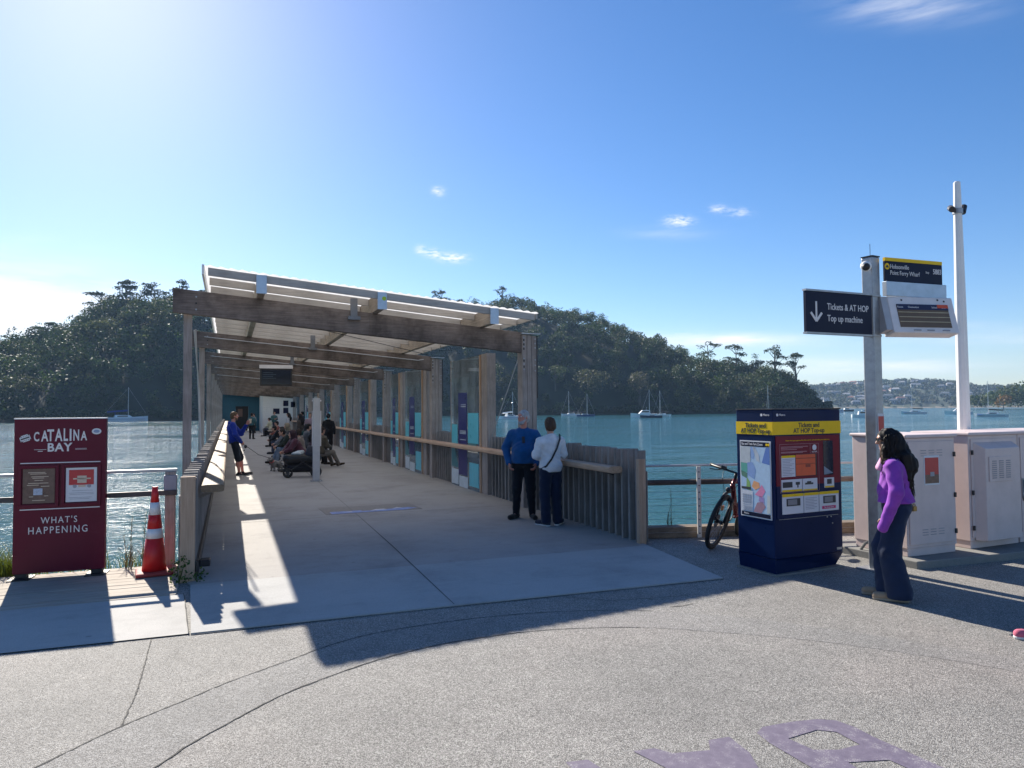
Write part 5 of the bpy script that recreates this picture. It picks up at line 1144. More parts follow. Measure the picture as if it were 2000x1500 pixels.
yacht(1500, 809, 9, 14, face(1500)+R(80), 'yacht whose mast rises behind the left corner of the ticket machine')
yacht(1612, 806, 9.5, 14.5, face(1612)+R(70), 'yacht whose mast shows at the tip of the headland')
yacht(1638, 806, 10, 18, face(1638)+R(60), 'yacht with the taller mast just right of the headland tip')
motorboat(1688, 815, 7.2, face(1688)+R(12), 'white low motorboat partly behind the sign pole')
motorboat(1692, 806, 6.0, face(1692)+R(10), 'tiny dark cabin boat beyond the white motorboat by the sign pole', 'hull_d')
motorboat(1655, 803.5, 9, face(1655)+R(20), 'far small dinghy just right of the ticket machine top', 'hull_d')
yacht(1785, 808.5, 9.6, 12.5, face(1785)+R(185), 'white yacht in open water between the sign pole and the white pole')
motorboat(1872, 809, 9.5, face(1872)+R(188), 'grey and white launch partly hidden by the white camera pole')
yacht(1936, 814, 8.6, 10.8, face(1936)+R(178), 'white yacht with raised dark sail cover right of the white pole')

# ------------------------------------------------------------------ people: signed-distance figures meshed into one smooth surface each
def surface_nets(F, org, h):
    sgn = F < 0; nx, ny, nz = F.shape
    c = np.zeros((nx-1, ny-1, nz-1), np.int8)
    offs = [(i, j, k) for i in (0, 1) for j in (0, 1) for k in (0, 1)]
    for (i, j, k) in offs: c += sgn[i:nx-1+i, j:ny-1+j, k:nz-1+k]
    act = np.argwhere((c > 0) & (c < 8))
    if len(act) == 0: return np.zeros((0, 3)), np.zeros((0, 4), int)
    ids = -np.ones(c.shape, np.int64); ids[tuple(act.T)] = np.arange(len(act))
    val = {o: F[act[:, 0]+o[0], act[:, 1]+o[1], act[:, 2]+o[2]] for o in offs}
    acc = np.zeros((len(act), 3)); cnt = np.zeros(len(act))
    for o in offs:
        for ax in range(3):
            if o[ax]: continue
            p = list(o); p[ax] = 1; p = tuple(p); a, b = val[o], val[p]; m_ = (a < 0) != (b < 0)
            t = np.where(m_, a/np.where(m_, a-b, 1), 0); q = np.tile(np.array(o, float), (len(act), 1)); q[:, ax] += t
            acc += q*m_[:, None]; cnt += m_
    V = (act+acc/cnt[:, None])*h+org; quads = []
    for ax in range(3):
        sl0 = [slice(None)]*3; sl1 = [slice(None)]*3; sl0[ax] = slice(0, -1); sl1[ax] = slice(1, None)
        a = sgn[tuple(sl0)]; b = sgn[tuple(sl1)]; e = np.argwhere(a != b); u, w = [(1, 2), (2, 0), (0, 1)][ax]
        lim = np.array(c.shape); ok = (e[:, u] > 0) & (e[:, w] > 0) & (e[:, u] < lim[u]) & (e[:, w] < lim[w]) & (e[:, ax] < lim[ax]); e = e[ok]
        def g_(du, dw): z = e.copy(); z[:, u] -= du; z[:, w] -= dw; return ids[tuple(z.T)]
        q = np.stack([g_(1, 1), g_(0, 1), g_(0, 0), g_(1, 0)], 1); inv = ~a[tuple(e.T)]; q[inv] = q[inv][:, ::-1]; quads.append(q)
    Q = np.concatenate(quads); return V, Q[(Q >= 0).all(1)]
def frame(z, x=(1, 0, 0)):
    z = np.array(z, float); z /= np.linalg.norm(z); x = np.array(x, float); x = x-z*x.dot(z); x /= np.linalg.norm(x); return np.stack([x, np.cross(z, x), z])
def sdf_build(prims, h=.008, k=.03, cuts=(), folds=0.0, seed=0, noise_=None):
    lo = np.full(3, 9.); hi = np.full(3, -9.)
    for p in prims:
        if p[0] == '-': continue
        if p[0] == 'c': P = np.array([p[1], p[2]], float); r = max(p[3], p[4]); lo = np.minimum(lo, P.min(0)-r); hi = np.maximum(hi, P.max(0)+r)
        else: r = max(p[2]); lo = np.minimum(lo, np.array(p[1])-r); hi = np.maximum(hi, np.array(p[1])+r)
    lo -= 3*h+.015; hi += 3*h+.015; n = np.ceil((hi-lo)/h).astype(int)+1; F = np.full(n, 1.0, np.float32)
    ax = [lo[i]+np.arange(n[i])*h for i in range(3)]
    for p in prims:
        sub = p[0] == '-'; q = p[1] if sub else p; kk = q[5] if len(q) > 5 and q[0] == 'c' else (q[4] if len(q) > 4 and q[0] == 'e' and not isinstance(q[4], str) else k)
        mg = kk+2*h
        if q[0] == 'c': a, b = np.array(q[1], float), np.array(q[2], float); r = max(q[3], q[4]); l0 = np.minimum(a, b)-r-mg; h0 = np.maximum(a, b)+r+mg
        else: a = np.array(q[1], float); r = max(q[2]); l0 = a-r-mg; h0 = a+r+mg
        i0 = np.clip(np.floor((l0-lo)/h).astype(int), 0, n-1); i1 = np.clip(np.ceil((h0-lo)/h).astype(int)+1, 1, n)
        if (i1 <= i0).any(): continue
        X, Y, Z = np.meshgrid(*[ax[i][i0[i]:i1[i]] for i in range(3)], indexing='ij')
        if q[0] == 'c':
            d = b-a; t = np.clip(((X-a[0])*d[0]+(Y-a[1])*d[1]+(Z-a[2])*d[2])/max(1e-9, d.dot(d)), 0, 1)
            D = np.sqrt((X-a[0]-t*d[0])**2+(Y-a[1]-t*d[1])**2+(Z-a[2]-t*d[2])**2)-(q[3]+(q[4]-q[3])*t)
        else:
            E_ = q[3] if len(q) > 3 and q[3] is not None else np.eye(3); rr = q[2]; ux = [((X-a[0])*E_[i][0]+(Y-a[1])*E_[i][1]+(Z-a[2])*E_[i][2])/rr[i] for i in range(3)]
            kn = np.sqrt(sum(u*u for u in ux)); g = np.sqrt(sum((u/rr[i])**2 for i, u in enumerate(ux))); D = np.where(g > 1e-6, kn*(kn-1)/np.maximum(g, 1e-6), -min(rr))
        s = tuple(slice(i0[i], i1[i]) for i in range(3)); f = F[s]
        if sub: D = -D; hh = np.clip(.5-.5*(D-f)/kk, 0, 1); F[s] = np.maximum(f, D) if kk < 1e-4 else D*(1-hh)+f*hh+kk*hh*(1-hh)
        else: hh = np.clip(.5+.5*(D-f)/kk, 0, 1); F[s] = D*(1-hh)+f*hh-kk*hh*(1-hh)
    if folds or cuts or noise_:
        X, Y, Z = np.meshgrid(*ax, indexing='ij')
        if folds:
            w = np.sin(X*37+Z*21+3*np.sin(Z*13+seed)+seed)*np.sin(Y*29-Z*17+seed*2)+.6*np.sin(Z*48+X*26+2.2*np.sin(X*17+seed)+Y*31)
            F += (folds*w).astype(np.float32)
        if noise_: F += (noise_*np.sin(X*90+2*np.sin(Z*22+seed))*np.sin(Y*85+seed+2*np.sin(Z*18))).astype(np.float32)
        for (p0, nrm_) in cuts:
            nn = np.array(nrm_, float); nn /= np.linalg.norm(nn); F = np.maximum(F, ((X-p0[0])*nn[0]+(Y-p0[1])*nn[1]+(Z-p0[2])*nn[2]).astype(np.float32))
    return surface_nets(F, lo, h)
def sdf_obj(name, prims, mt, par, h=.01, **kw):
    V_, Q_ = sdf_build(prims, h, **kw); me = bpy.data.meshes.new(name); me.from_pydata(V_.tolist(), [], Q_.tolist()); return link(name, me, mt, par, smooth=True)

STAND = dict(pel=(0, 0, .93), chest=(0, .0, 1.25), neck=(0, -.01, 1.45), head=(0, .03, 1.635), sl=(-.182, 0, 1.375), sr=(.182, 0, 1.375), el=(-.25, -.03, 1.12), er=(.25, -.03, 1.12),
             wl=(-.25, .06, .87), wr=(.25, .06, .87), kl=(-.10, .02, .49), kr=(.10, .02, .49), al=(-.105, -.02, .075), ar=(.105, -.02, .075), tl=(-.13, .15, .03), tr=(.13, .15, .03))
SIT = dict(pel=(0, 0, .50), chest=(0, .05, .82), neck=(0, .08, 1.02), head=(0, .13, 1.20), sl=(-.18, .07, .97), sr=(.18, .07, .97), el=(-.23, .14, .72), er=(.23, .14, .72), wl=(-.10, .36, .66), wr=(.10, .36, .66),
           kl=(-.12, .42, .50), kr=(.12, .42, .50), al=(-.12, .44, .09), ar=(.12, .44, .09), tl=(-.13, .60, .03), tr=(.13, .60, .03))
HUNCH = dict(SIT, chest=(0, .16, .78), neck=(0, .30, .95), head=(0, .41, 1.06), sl=(-.19, .26, .93), sr=(.19, .26, .93), el=(-.22, .40, .68), er=(.22, .40, .68), wl=(-.06, .58, .60), wr=(.06, .58, .60))
GRP = 'people waiting on the wharf'
def person(label, loc, rz, ht=1.72, pose=STAND, J=None, skin='skin', top=('grey', (.3, .3, .3)), bottom=('navy', (.02, .025, .05)), shoe=('dark', (.02, .02, .022)), hair=('short', (.05, .035, .025)),
           bulk=1.0, belly=0.0, hem=-.02, sleeve=1.0, leg=1.0, flare=0.0, head_yaw=0.0, head_pitch=0.0, detail=.012, sex='m', hood=False, collar=None, grip=.35, group=GRP, sole=None, beard=None, seed=1, hemcut=None, sunglasses=False):
    P = dict(pose); P.update(J or {}); s = ht/1.75; P = {k_: np.array(v, float)*s for k_, v in P.items()}
    t = empty('person', loc, rz, label, 'person', group)
    sp = P['neck']-P['pel']; sp /= np.linalg.norm(sp); across = P['sr']-P['sl']; TF = frame(sp, across); fw = TF[1]
    cy, sy = math.cos(head_yaw), math.sin(head_yaw); hf = np.array([-math.sin(head_yaw), math.cos(head_yaw)*math.cos(head_pitch), -math.sin(head_pitch)]); hf /= np.linalg.norm(hf)
    hx = np.array([cy, sy, 0.]); HF = np.stack([hx, hf, np.cross(hx, hf)]); up = HF[2]; H_ = P['head']
    def hp(x, y, z): return H_+(hx*x+hf*y+up*z)*s
    sk = [('e', hp(0, -.012, .022), (.073*s, .093*s, .088*s), HF), ('e', hp(0, .014, -.045), (.056*s, .068*s, .072*s), HF), ('c', P['neck']-sp*.05*s, hp(0, -.015, -.06), .054*s, .05*s),
          ('c', hp(0, .078, .012), hp(0, .098, -.022), .009*s, .014*s, .012), ('e', hp(-.072, -.012, -.012), (.010*s, .018*s, .028*s), HF, .008), ('e', hp(.072, -.012, -.012), (.010*s, .018*s, .028*s), HF, .008),
          ('c', hp(-.022, .068, -.063), hp(.022, .068, -.063), .010*s, .010*s, .01), ('c', hp(-.035, .072, .030), hp(.035, .072, .030), .010*s, .010*s, .015), ('e', hp(0, .062, -.098), (.022*s, .018*s, .018*s), HF, .02)]
    for q in (-1, 1): sk.append(('-', ('e', hp(.030*q, .088, .010), (.016*s, .012*s, .010*s), HF, .008)))
    B_ = bulk
    sk += [('c', P['sl'], P['sr'], .045*s, .045*s), ('e', P['chest'], (.13*s, .085*s, .20*s), TF), ('e', P['pel'], (.13*s, .09*s, .12*s), TF)]
    for q in 'lr':
        sk += [('c', P['s'+q], P['e'+q], .042*s, .034*s), ('c', P['e'+q], P['w'+q], .035*s, .024*s)]
        hipq = P['pel']+TF[0]*(-.09 if q == 'l' else .09)*s-sp*.03*s; P['h'+q] = hipq
        sk += [('c', hipq, P['k'+q], .075*s, .05*s), ('c', P['k'+q], P['a'+q], .052*s, .034*s), ('e', P['k'+q]*.62+P['a'+q]*.38-fw*.012*s, (.05*s, .055*s, .1*s)), ('c', P['a'+q]-np.array([0, 0, .02*s]), P['t'+q], .034*s, .026*s)]
        # hand: palm, four curled fingers, thumb
        d = P['w'+q]-P['e'+q]; d /= np.linalg.norm(d); inw = TF[0]*(1 if q == 'l' else -1); pn = inw-d*inw.dot(d); pn /= np.linalg.norm(pn); sd2 = np.cross(d, pn); sd2 /= np.linalg.norm(sd2)
        if sd2.dot(fw) < 0: sd2 = -sd2
        w0 = P['w'+q]
        for i_, (off, ln) in enumerate(((.030, .92), (.010, 1.0), (-.010, .95), (-.029, .78))):
            kn = w0+d*.088*s+sd2*off*s; sk.append(('c', w0+d*.015*s+sd2*off*.6*s, kn, .014*s, .0125*s, .012)); b1 = d*math.cos(grip)+pn*math.sin(grip); b2 = d*math.cos(grip*2.4)+pn*math.sin(grip*2.4)
            m1 = kn+b1*.042*ln*s; sk += [('c', kn, m1, .0098*s, .009*s, .004), ('c', m1, m1+b2*.038*ln*s, .009*s, .0076*s, .004)]
        th0 = w0+d*.03*s+sd2*.026*s; th1 = th0+(d*.6+sd2*.7+pn*.3)*.040*s; sk += [('c', th0, th1, .013*s, .010*s, .006), ('c', th1, th1+(d*.85+sd2*.2+pn*.4)*.032*s, .010*s, .008*s, .004)]
    sdf_obj('body', sk, M[skin], t, detail*.72, k=.022)
    # garment for the upper body
    r = 1.0*B_; tp = [('c', P['sl']*.8+P['sr']*.2-sp*.045*s, P['sr']*.8+P['sl']*.2-sp*.045*s, .074*s*r, .074*s*r), ('e', P['chest']+sp*.02*s, (.170*s*r, .118*s*r, .21*s), TF), ('e', (P['chest']+P['pel'])/2+fw*belly*.5*s, (.158*s*r, .112*s*r+belly*s, .20*s), TF), ('e', P['pel']+sp*.03*s, (.182*s*r, .136*s*r+belly*.6*s, .17*s), TF),
          ('c', P['neck']-sp*.10*s, P['neck']-sp*.005*s, .085*s, .064*s)]
    TZ = [('c', P['neck']-sp*.035*s, P['sl']*.85+P['neck']*.15-sp*.035*s, .060*s, .066*s), ('c', P['neck']-sp*.035*s, P['sr']*.85+P['neck']*.15-sp*.035*s, .060*s, .066*s)]
    for q in 'lr':
        e2 = P['e'+q]; w2 = P['e'+q]+(P['w'+q]-P['e'+q])*sleeve
        tp += [('c', P['s'+q]-sp*.02*s, e2, .070*s*r, .058*s*r), ('c', e2, w2, .060*s*r, .044*s*r)]
    hz = P['pel']+sp*hem*s; cuts = [(hz, -(hemcut if hemcut is not None else sp)), (P['neck']+sp*.022*s, sp+fw*.35)]
    # only the torso is cut at the hem: arms hanging lower are added back as their own sleeves
    to = sdf_obj('jacket' if hood or 'jacket' in top[0] else 'top', TZ+tp if pose is not STAND or min(P['wl'][2], P['wr'][2]) > hz[2]+.02 else TZ+tp[:5]+[tp[5], tp[7]], cloth(*top), t, detail, k=.035, cuts=cuts, folds=.0048, seed=seed)
    if pose is STAND and min(P['wl'][2], P['wr'][2]) <= hz[2]+.02:
        sdf_obj('sleeve', [tp[5], tp[6]], to.data.materials[0], t, detail, k=.02, folds=.003, seed=seed); sdf_obj('sleeve', [tp[7], tp[8]], to.data.materials[0], t, detail, k=.02, folds=.003, seed=seed+2)
    lg = [('e', P['pel']+sp*.01*s, (.162*s*r, .118*s*r+belly*.3*s, .135*s), TF)]
    for q in 'lr':
        kk_ = P['k'+q]; an = P['a'+q]+np.array([0, 0, .0]); lg.append(('c', P['h'+q], kk_, .098*s*min(r, 1.12), .074*s*min(r, 1.1)+flare*.3))
        if leg > .5: lg.append(('c', kk_, an+(kk_-an)*.02, .074*s*min(r, 1.1)+flare*.3, .056*s+flare))
        else: lg.append(('c', kk_, kk_+(an-kk_)*.12, .074*s+.006, .076*s))
    lc = [((0, 0, .035*s), (0, 0, -1))] if leg > .5 else []
    top_cut = [(P['pel']+sp*.10*s, sp)]
    sdf_obj('trousers' if leg > .5 else 'shorts', lg, cloth(*bottom), t, detail, k=.03, cuts=lc+top_cut if pose is STAND else lc, folds=.003, seed=seed+5)
    for q in 'lr':
        a_ = P['a'+q]; tt = P['t'+q]; dd = (tt-a_); dd[2] = 0; dd /= np.linalg.norm(dd)+1e-9; g = np.array([0, 0, 1.])
        zb = min(a_[2]-.075*s, tt[2]-.03*s)
        so_ = sdf_obj('shoe', [('c', a_-dd*.045*s+g*(-.035*s), tt+dd*.045*s+g*(.008*s), .040*s, .033*s), ('c', a_, a_-dd*.01, .042*s, .045*s), ('c', tt-dd*.03*s+g*.012*s, tt+dd*.04*s+g*.01*s, .040*s, .036*s)], cloth(*shoe), t, max(.007, detail*.8), k=.02, cuts=[((0, 0, zb+.006), (0, 0, -1)), (a_+g*.035*s, g)])
        if sole: sdf_obj('sole', [('c', a_-dd*.045*s+g*(-.055*s), tt+dd*.045*s+g*(-.01*s), .043*s, .038*s)], cloth(*sole), so_, .008, k=.01, cuts=[((0, 0, zb), (0, 0, -1)), ((0, 0, zb+.026), (0, 0, 1))])
    st_, hc = hair; hm = mat('hair_%s_%d' % (st_, seed), hc, .6, var=.35, scale=40, bump=.6, bscale=160, spec=.22) if True else None
    hr = [('e', hp(0, -.018, .030), (.080*s, .098*s, .089*s), HF), ('e', hp(0, -.05, -.02), (.078*s, .066*s, .085*s), HF)]
    if st_ == 'short': hr += [('-', ('e', hp(0, .098, -.05), (.085*s, .085*s, .10*s), HF, .01)), ('-', ('e', hp(0, .11, .03), (.062*s, .05*s, .035*s), HF, .01)), ('-', ('e', hp(0, -.03, -.14), (.1*s, .1*s, .06*s), HF, .01))]
    elif st_ == 'long':
        bk2 = -fw; hr += [('c', hp(-.055, -.03, .0), hp(-.085, -.03, -.20), .045*s, .055*s), ('c', hp(.055, -.03, .0), hp(.085, -.03, -.20), .045*s, .055*s), ('c', hp(0, -.07, 0), P['neck']+bk2*.12*s-sp*.10*s, .085*s, .09*s), ('c', P['neck']+bk2*.12*s-sp*.06*s, P['chest']+bk2*.135*s-sp*.02*s, .085*s, .038*s), ('c', P['neck']+bk2*.10*s+TF[0]*.07*s, P['chest']+bk2*.12*s+TF[0]*.07*s+sp*.0*s, .06*s, .03*s), ('c', P['neck']+bk2*.10*s-TF[0]*.07*s, P['chest']+bk2*.12*s-TF[0]*.07*s-sp*.01*s, .06*s, .03*s),
                          ('-', ('e', hp(0, .105, -.04), (.062*s, .075*s, .105*s), HF, .012))]
    elif st_ == 'bob': hr += [('e', hp(0, -.03, -.03), (.088*s, .085*s, .10*s), HF), ('-', ('e', hp(0, .10, -.04), (.066*s, .075*s, .1*s), HF, .012)), ('-', ('e', hp(0, -.02, -.17), (.12*s, .12*s, .06*s), HF, .012))]
    elif st_ == 'hood': hr = [('e', hp(0, -.025, .02), (.115*s, .125*s, .135*s), HF), ('c', hp(0, -.06, -.06), P['neck']-fw*.05*s-sp*.04*s, .10*s, .11*s), ('-', ('e', hp(0, .115, -.01), (.075*s, .085*s, .11*s), HF, .012))]
    sdf_obj('hood' if st_ == 'hood' else 'hair', hr, hm, t, max(.007, detail*.8), k=.022, noise_=.006 if st_ != 'hood' else .002, seed=seed)
    if beard: sdf_obj('beard', [('e', hp(0, .045, -.085), (.054*s, .040*s, .040*s), HF), ('c', hp(-.06, .005, -.04), hp(-.035, .05, -.09), .016*s, .025*s), ('c', hp(.06, .005, -.04), hp(.035, .05, -.09), .016*s, .025*s), ('-', ('e', hp(0, .09, -.06), (.028*s, .03*s, .012*s), HF, .006))], mat('beard_%d' % seed, beard, .7, var=.3, scale=60), t, .007, k=.012, noise_=.002)
    if hood: sdf_obj('folded_hood', [('c', P['neck']-fw*.07*s+TF[0]*.07*s, P['neck']-fw*.07*s-TF[0]*.07*s, .045*s, .045*s), ('c', P['neck']-fw*.07*s+TF[0]*.07*s, P['neck']+fw*.02*s+TF[0]*.085*s-sp*.02*s, .045*s, .03*s), ('c', P['neck']-fw*.07*s-TF[0]*.07*s, P['neck']+fw*.02*s-TF[0]*.085*s-sp*.02*s, .045*s, .03*s)], to.data.materials[0], to, detail, k=.02)
    if detail <= .009:
        for q in (-1, 1):
            b = MB(); c_ = hp(.030*q, .074, .010); b.sphere(tuple(c_), .0115*s, 12, 8); e_ = b.build('eye', M['paper'], t, smooth=True); b = MB(); c_ = hp(.030*q, .083, .010); b.sphere(tuple(c_), .005*s, 8, 6); b.build('iris', M['black'], e_, smooth=True)
    if sunglasses:
        b = MB()
        for q in (-1, 1):
            c_ = [hp(.012*q, .098, .028), hp(.06*q, .086, .028), hp(.058*q, .086, -.006), hp(.014*q, .098, -.008)]; c2_ = [hp(.012*q, .093, .028), hp(.06*q, .081, .028), hp(.058*q, .081, -.006), hp(.014*q, .093, -.008)]
            b.add(c_+c2_, [(0, 1, 2, 3), (7, 6, 5, 4), (0, 4, 5, 1), (1, 5, 6, 2), (2, 6, 7, 3), (3, 7, 4, 0)]); b.bar(hp(.062*q, .084, .02), hp(.078*q, -.02, .012), .006, .010)
        b.bar(hp(-.014, .098, .02), hp(.014, .098, .02), .005, .006); b.build('sunglasses', M['black'], t)
    return t, P, hp
Z0 = .013
# --- the couple
t, P, hp = person('bearded grey haired man in blue pullover and black trousers facing the woman', (4.50, 10.82, Z0), R(150), 1.77, STAND, dict(wl=(-.22, .07, .90), el=(-.29, -.05, 1.14), wr=(.23, .08, .90), er=(.30, -.04, 1.14), head=(0, .035, 1.635), al=(-.13, -.02, .075), ar=(.13, -.02, .075), tl=(-.19, .15, .03), tr=(.19, .15, .03), kl=(-.115, .02, .49), kr=(.115, .02, .49)),
       'skin_red', ('royal_blue', (.008, .075, .22)), ('black', (.010, .011, .016)), ('black_leather', (.015, .015, .016)), ('short', (.36, .36, .37)), bulk=1.18, belly=.075, hem=-.04, head_yaw=R(-38), detail=.008, beard=(.36, .35, .35), seed=3, grip=.5, group='couple talking by the right fence')
b = MB(); b.bar(np.array([-.02, .172, 1.34]), np.array([-.03, .205, 1.24]), .045, .018); b.build('hanging_glasses', M['black'], t)
t, P, hp = person('woman in white jacket with black crossbody strap seen from behind', (4.60, 9.98, Z0), R(2), 1.66, STAND, dict(el=(-.25, .03, 1.14), er=(.25, .03, 1.14), wl=(-.12, .22, 1.08), wr=(.12, .22, 1.10), al=(-.10, -.02, .075), ar=(.11, -.01, .075), tl=(-.15, .14, .03), tr=(.24, .12, .03)),
       'skin', ('white_jacket', (.66, .66, .68)), ('dark_navy', (.010, .016, .040)), ('dark_navy_shoe', (.015, .02, .04)), ('bob', (.075, .045, .030)), bulk=1.08, belly=.02, hem=-.06, head_yaw=R(12), detail=.008, sole=('white_rubber', (.6, .6, .6)), flare=.022, seed=5, group='couple talking by the right fence')
b = MB(); s_ = 1.66/1.75
pts = [np.array(q)*s_ for q in ((.13, -.07, 1.475), (.11, -.120, 1.40), (.04, -.150, 1.25), (-.06, -.156, 1.08), (-.14, -.125, .97), (-.185, -.04, .92))]
for a, c in zip(pts[:-1], pts[1:]): b.bar(a, c, .028, .006, (0, -1, .2))
b.build('bag_strap', M['black'], t)
# --- the walking woman
t, P, hp = person('woman with long dark hair, purple sweatshirt and wide jeans walking past the cabinets', (5.79, 4.90, 0), R(38), 1.60, STAND, dict(pel=(0, -.02, .93), al=(-.075, -.03, .075), tl=(-.085, .14, .03), kl=(-.085, .05, .50), kr=(.075, .12, .51), ar=(.075, .07, .080), tr=(.085, .25, .032), wl=(-.265, .055, .865), el=(-.28, -.035, 1.12), wr=(.22, .03, .87), head=(0, .055, 1.625), chest=(0, -.01, 1.25)),
       'skin', ('purple', (.25, .055, .40)), ('denim', (.010, .022, .060)), ('tan_suede', (.34, .25, .17)), ('long', (.010, .008, .009)), bulk=1.12, belly=.03, hem=.06, sleeve=1.42, head_yaw=R(14), head_pitch=R(8), detail=.007, flare=.062, seed=8, sunglasses=True, sole=('pale_rubber', (.40, .33, .25)), group='people walking on the quay')
sdf_obj('hair_strand', [('c', hp(-.05, .03, -.03), hp(-.075, .075, -.22), .035, .028), ('c', hp(-.06, .0, -.06), hp(-.09, .03, -.27), .035, .028), ('c', hp(-.065, .06, -.16), hp(-.05, .08, -.25), .022, .02)], mat('brown_lit_hair', (.07, .035, .02), .45, var=.5, scale=60), t, .006, k=.015, noise_=.007)
b = MB(); hs_ = 1.60/1.75; fw3 = np.array([0, 1, 0.])
for k in range(230):
    an = rnd.uniform(-.35, math.pi+.35); ca, sa = math.cos(an), math.sin(an)          # 0..pi runs round the back of the head
    top_ = hp(.075*ca, -.02-.095*sa, .06*rnd.uniform(-.6, 1.0)); ln = rnd.uniform(.26, .50)*(1.05 if sa > .5 else .72)
    ph = rnd.uniform(0, 6.3); pts = []
    for q in range(9):
        u = q/8; wv = .004+.017*u
        base = top_+np.array([ca*(.012+.05*u), -sa*(.014+.13*u*(1-.35*u)), -ln*u])
        pts.append(base+np.array([math.sin(ph+u*11), math.cos(ph*1.7+u*9), 0])*wv)
    b.tube(pts, .0062, 5, .0022)
b.build('hair_strand', mat('dark_wavy_hair', (.018, .013, .012), .45, var=.6, scale=50, spec=.15), t, smooth=True)
sdf_obj('pink_collar', [('c', P['neck']+np.array([-.05, .08, -.03]), P['neck']+np.array([-.06, .115, -.10]), .04, .028), ('c', P['neck']+np.array([.02, .09, -.03]), P['neck']+np.array([-.03, .13, -.10]), .035, .03)], cloth('pink_cotton', (.62, .32, .50)), t, .007, k=.02)
# --- a walker whose shoe tip enters the frame at the right
person('walker at the right edge of whom only a pink sneaker shows', (6.06, 3.62, 0), R(62), 1.66, STAND, dict(al=(-.10, .20, .075), tl=(-.10, .37, .03), kl=(-.10, .20, .50), ar=(.10, -.30, .12), tr=(.10, -.14, .04), kr=(.10, .0, .48)), 'skin', ('grey', (.25, .25, .26)), ('blue_jeans', (.04, .06, .12)), ('pink_canvas', (.55, .13, .20)), ('bob', (.05, .03, .02)), detail=.010, sole=('white_foam', (.72, .70, .68)), seed=12, group='people walking on the quay')
# --- man leaning on the left rail with a dog lead
t, P, hp = person('man in blue hoodie and shorts leaning on the left rail holding up a cup', (.17, 21.25, Z0), R(-88), 1.78, STAND, dict(pel=(0, -.02, .93), chest=(0, -.09, 1.25), neck=(0, -.08, 1.45), head=(0, -.02, 1.63), sl=(-.185, -.07, 1.40), sr=(.185, -.07, 1.40), er=(.27, -.01, 1.13), wr=(.16, .14, .92), el=(-.25, .16, 1.13), wl=(-.16, .30, 1.39), kl=(-.10, .14, .50), kr=(.11, .06, .49), al=(-.10, .20, .075), ar=(.11, .10, .075), tl=(-.11, .38, .03), tr=(.13, .28, .03)),
       'skin_red', ('royal_hoodie', (.008, .026, .24)), ('charcoal', (.018, .020, .028)), ('black_trainer', (.012, .012, .013)), ('short', (.10, .06, .032)), bulk=1.08, hem=-.06, leg=.3, head_yaw=R(0), detail=.009, beard=(.12, .065, .035), hood=True, seed=4, grip=.7, sole=('pale_sole', (.35, .35, .35)), hemcut=np.array([0, 0, 1.]))
b = MB(); hnd = P['wl']+np.array([.03, .09, .09]); b.lathe([(.03, -.06), (.042, .06), (.044, .062), (.03, .065)], 16, tuple(hnd)); cup = b.build('paper_cup', M['cream'], None); cup.location = t.location; cup.rotation_euler = t.rotation_euler; tag(cup, 'tan paper cup held up by the man in the blue hoodie', 'cup')
MW_ = Matrix.Translation(t.location) @ Matrix.Rotation(R(-88), 4, 'Z'); hw = MW_ @ Vector(P['wr']+np.array([-.02, .07, -.07]))
# --- dog on its lead
dt = empty('dog', (1.32, 22.45, Z0), R(128), 'small shaggy grey and white dog on a lead sitting near the bench', 'dog')
fur = mat('grey_fur', (.22, .21, .20), .9, var=.55, scale=14, bump=.8, bscale=90)
dp_ = [('e', (0, -.05, .20), (.085, .16, .095)), ('e', (0, .07, .215), (.09, .09, .11)), ('c', (0, .12, .25), (0, .19, .33), .06, .05), ('e', (0, .21, .36), (.065, .075, .062)), ('c', (0, .25, .345), (0, .305, .33), .034, .024), ('c', (-.05, .20, .41), (-.06, .18, .36), .02, .028), ('c', (.05, .20, .41), (.06, .18, .36), .02, .028), ('c', (0, -.2, .24), (.02, -.27, .34), .025, .02)]
for q in (-1, 1):
    dp_ += [('c', (.055*q, .11, .20), (.058*q, .115, .10), .036, .026), ('c', (.058*q, .115, .10), (.058*q, .125, .022), .026, .025), ('c', (.058*q, .125, .022), (.058*q, .15, .018), .024, .02),
            ('c', (.055*q, -.14, .20), (.062*q, -.09, .13), .055, .036), ('c', (.062*q, -.09, .13), (.062*q, -.18, .085), .034, .024), ('c', (.062*q, -.18, .085), (.062*q, -.16, .022), .024, .023), ('c', (.062*q, -.16, .022), (.062*q, -.13, .018), .023, .02)]
sdf_obj('body', dp_, fur, dt, .007, k=.03, noise_=.006, folds=.004, seed=2)
b = MB(); b.sphere((0, .315, .338), .013, 10, 6); b.build('nose', M['black'], dt, smooth=True)
for q in (-1, 1): b = MB(); b.sphere((.028*q, .265, .375), .009, 8, 6); b.build('eye', M['black'], dt, smooth=True)
b = MB(); b.torus((0, .155, .285), .066, .008, (0, .65, .75), 20, 6); b.build('collar', M['poster_r'], dt)
cw = Matrix.Translation((1.32, 22.45, Z0)) @ Matrix.Rotation(R(128), 4, 'Z') @ Vector((0, .13, .36)); b = MB(); b.tube([hw, (hw+cw)/2+Vector((0, 0, -.08)), cw], .007, 6); tag(b.build('dog_lead', M['black']), 'thin dark dog lead stretched from the leaning man to the small dog', 'lead')
b = MB(); b.sphere(tuple(hw+Vector((.05, 0, -.06))), .04, 10, 8, (1, .6, 1.2)); b.sphere(tuple(hw+Vector((.01, 0, -.16))), .022, 8, 6); tag(b.build('lead_handle', M['black'], smooth=True), 'black lead handle with bag holder at the leaning man\'s hand', 'handle')
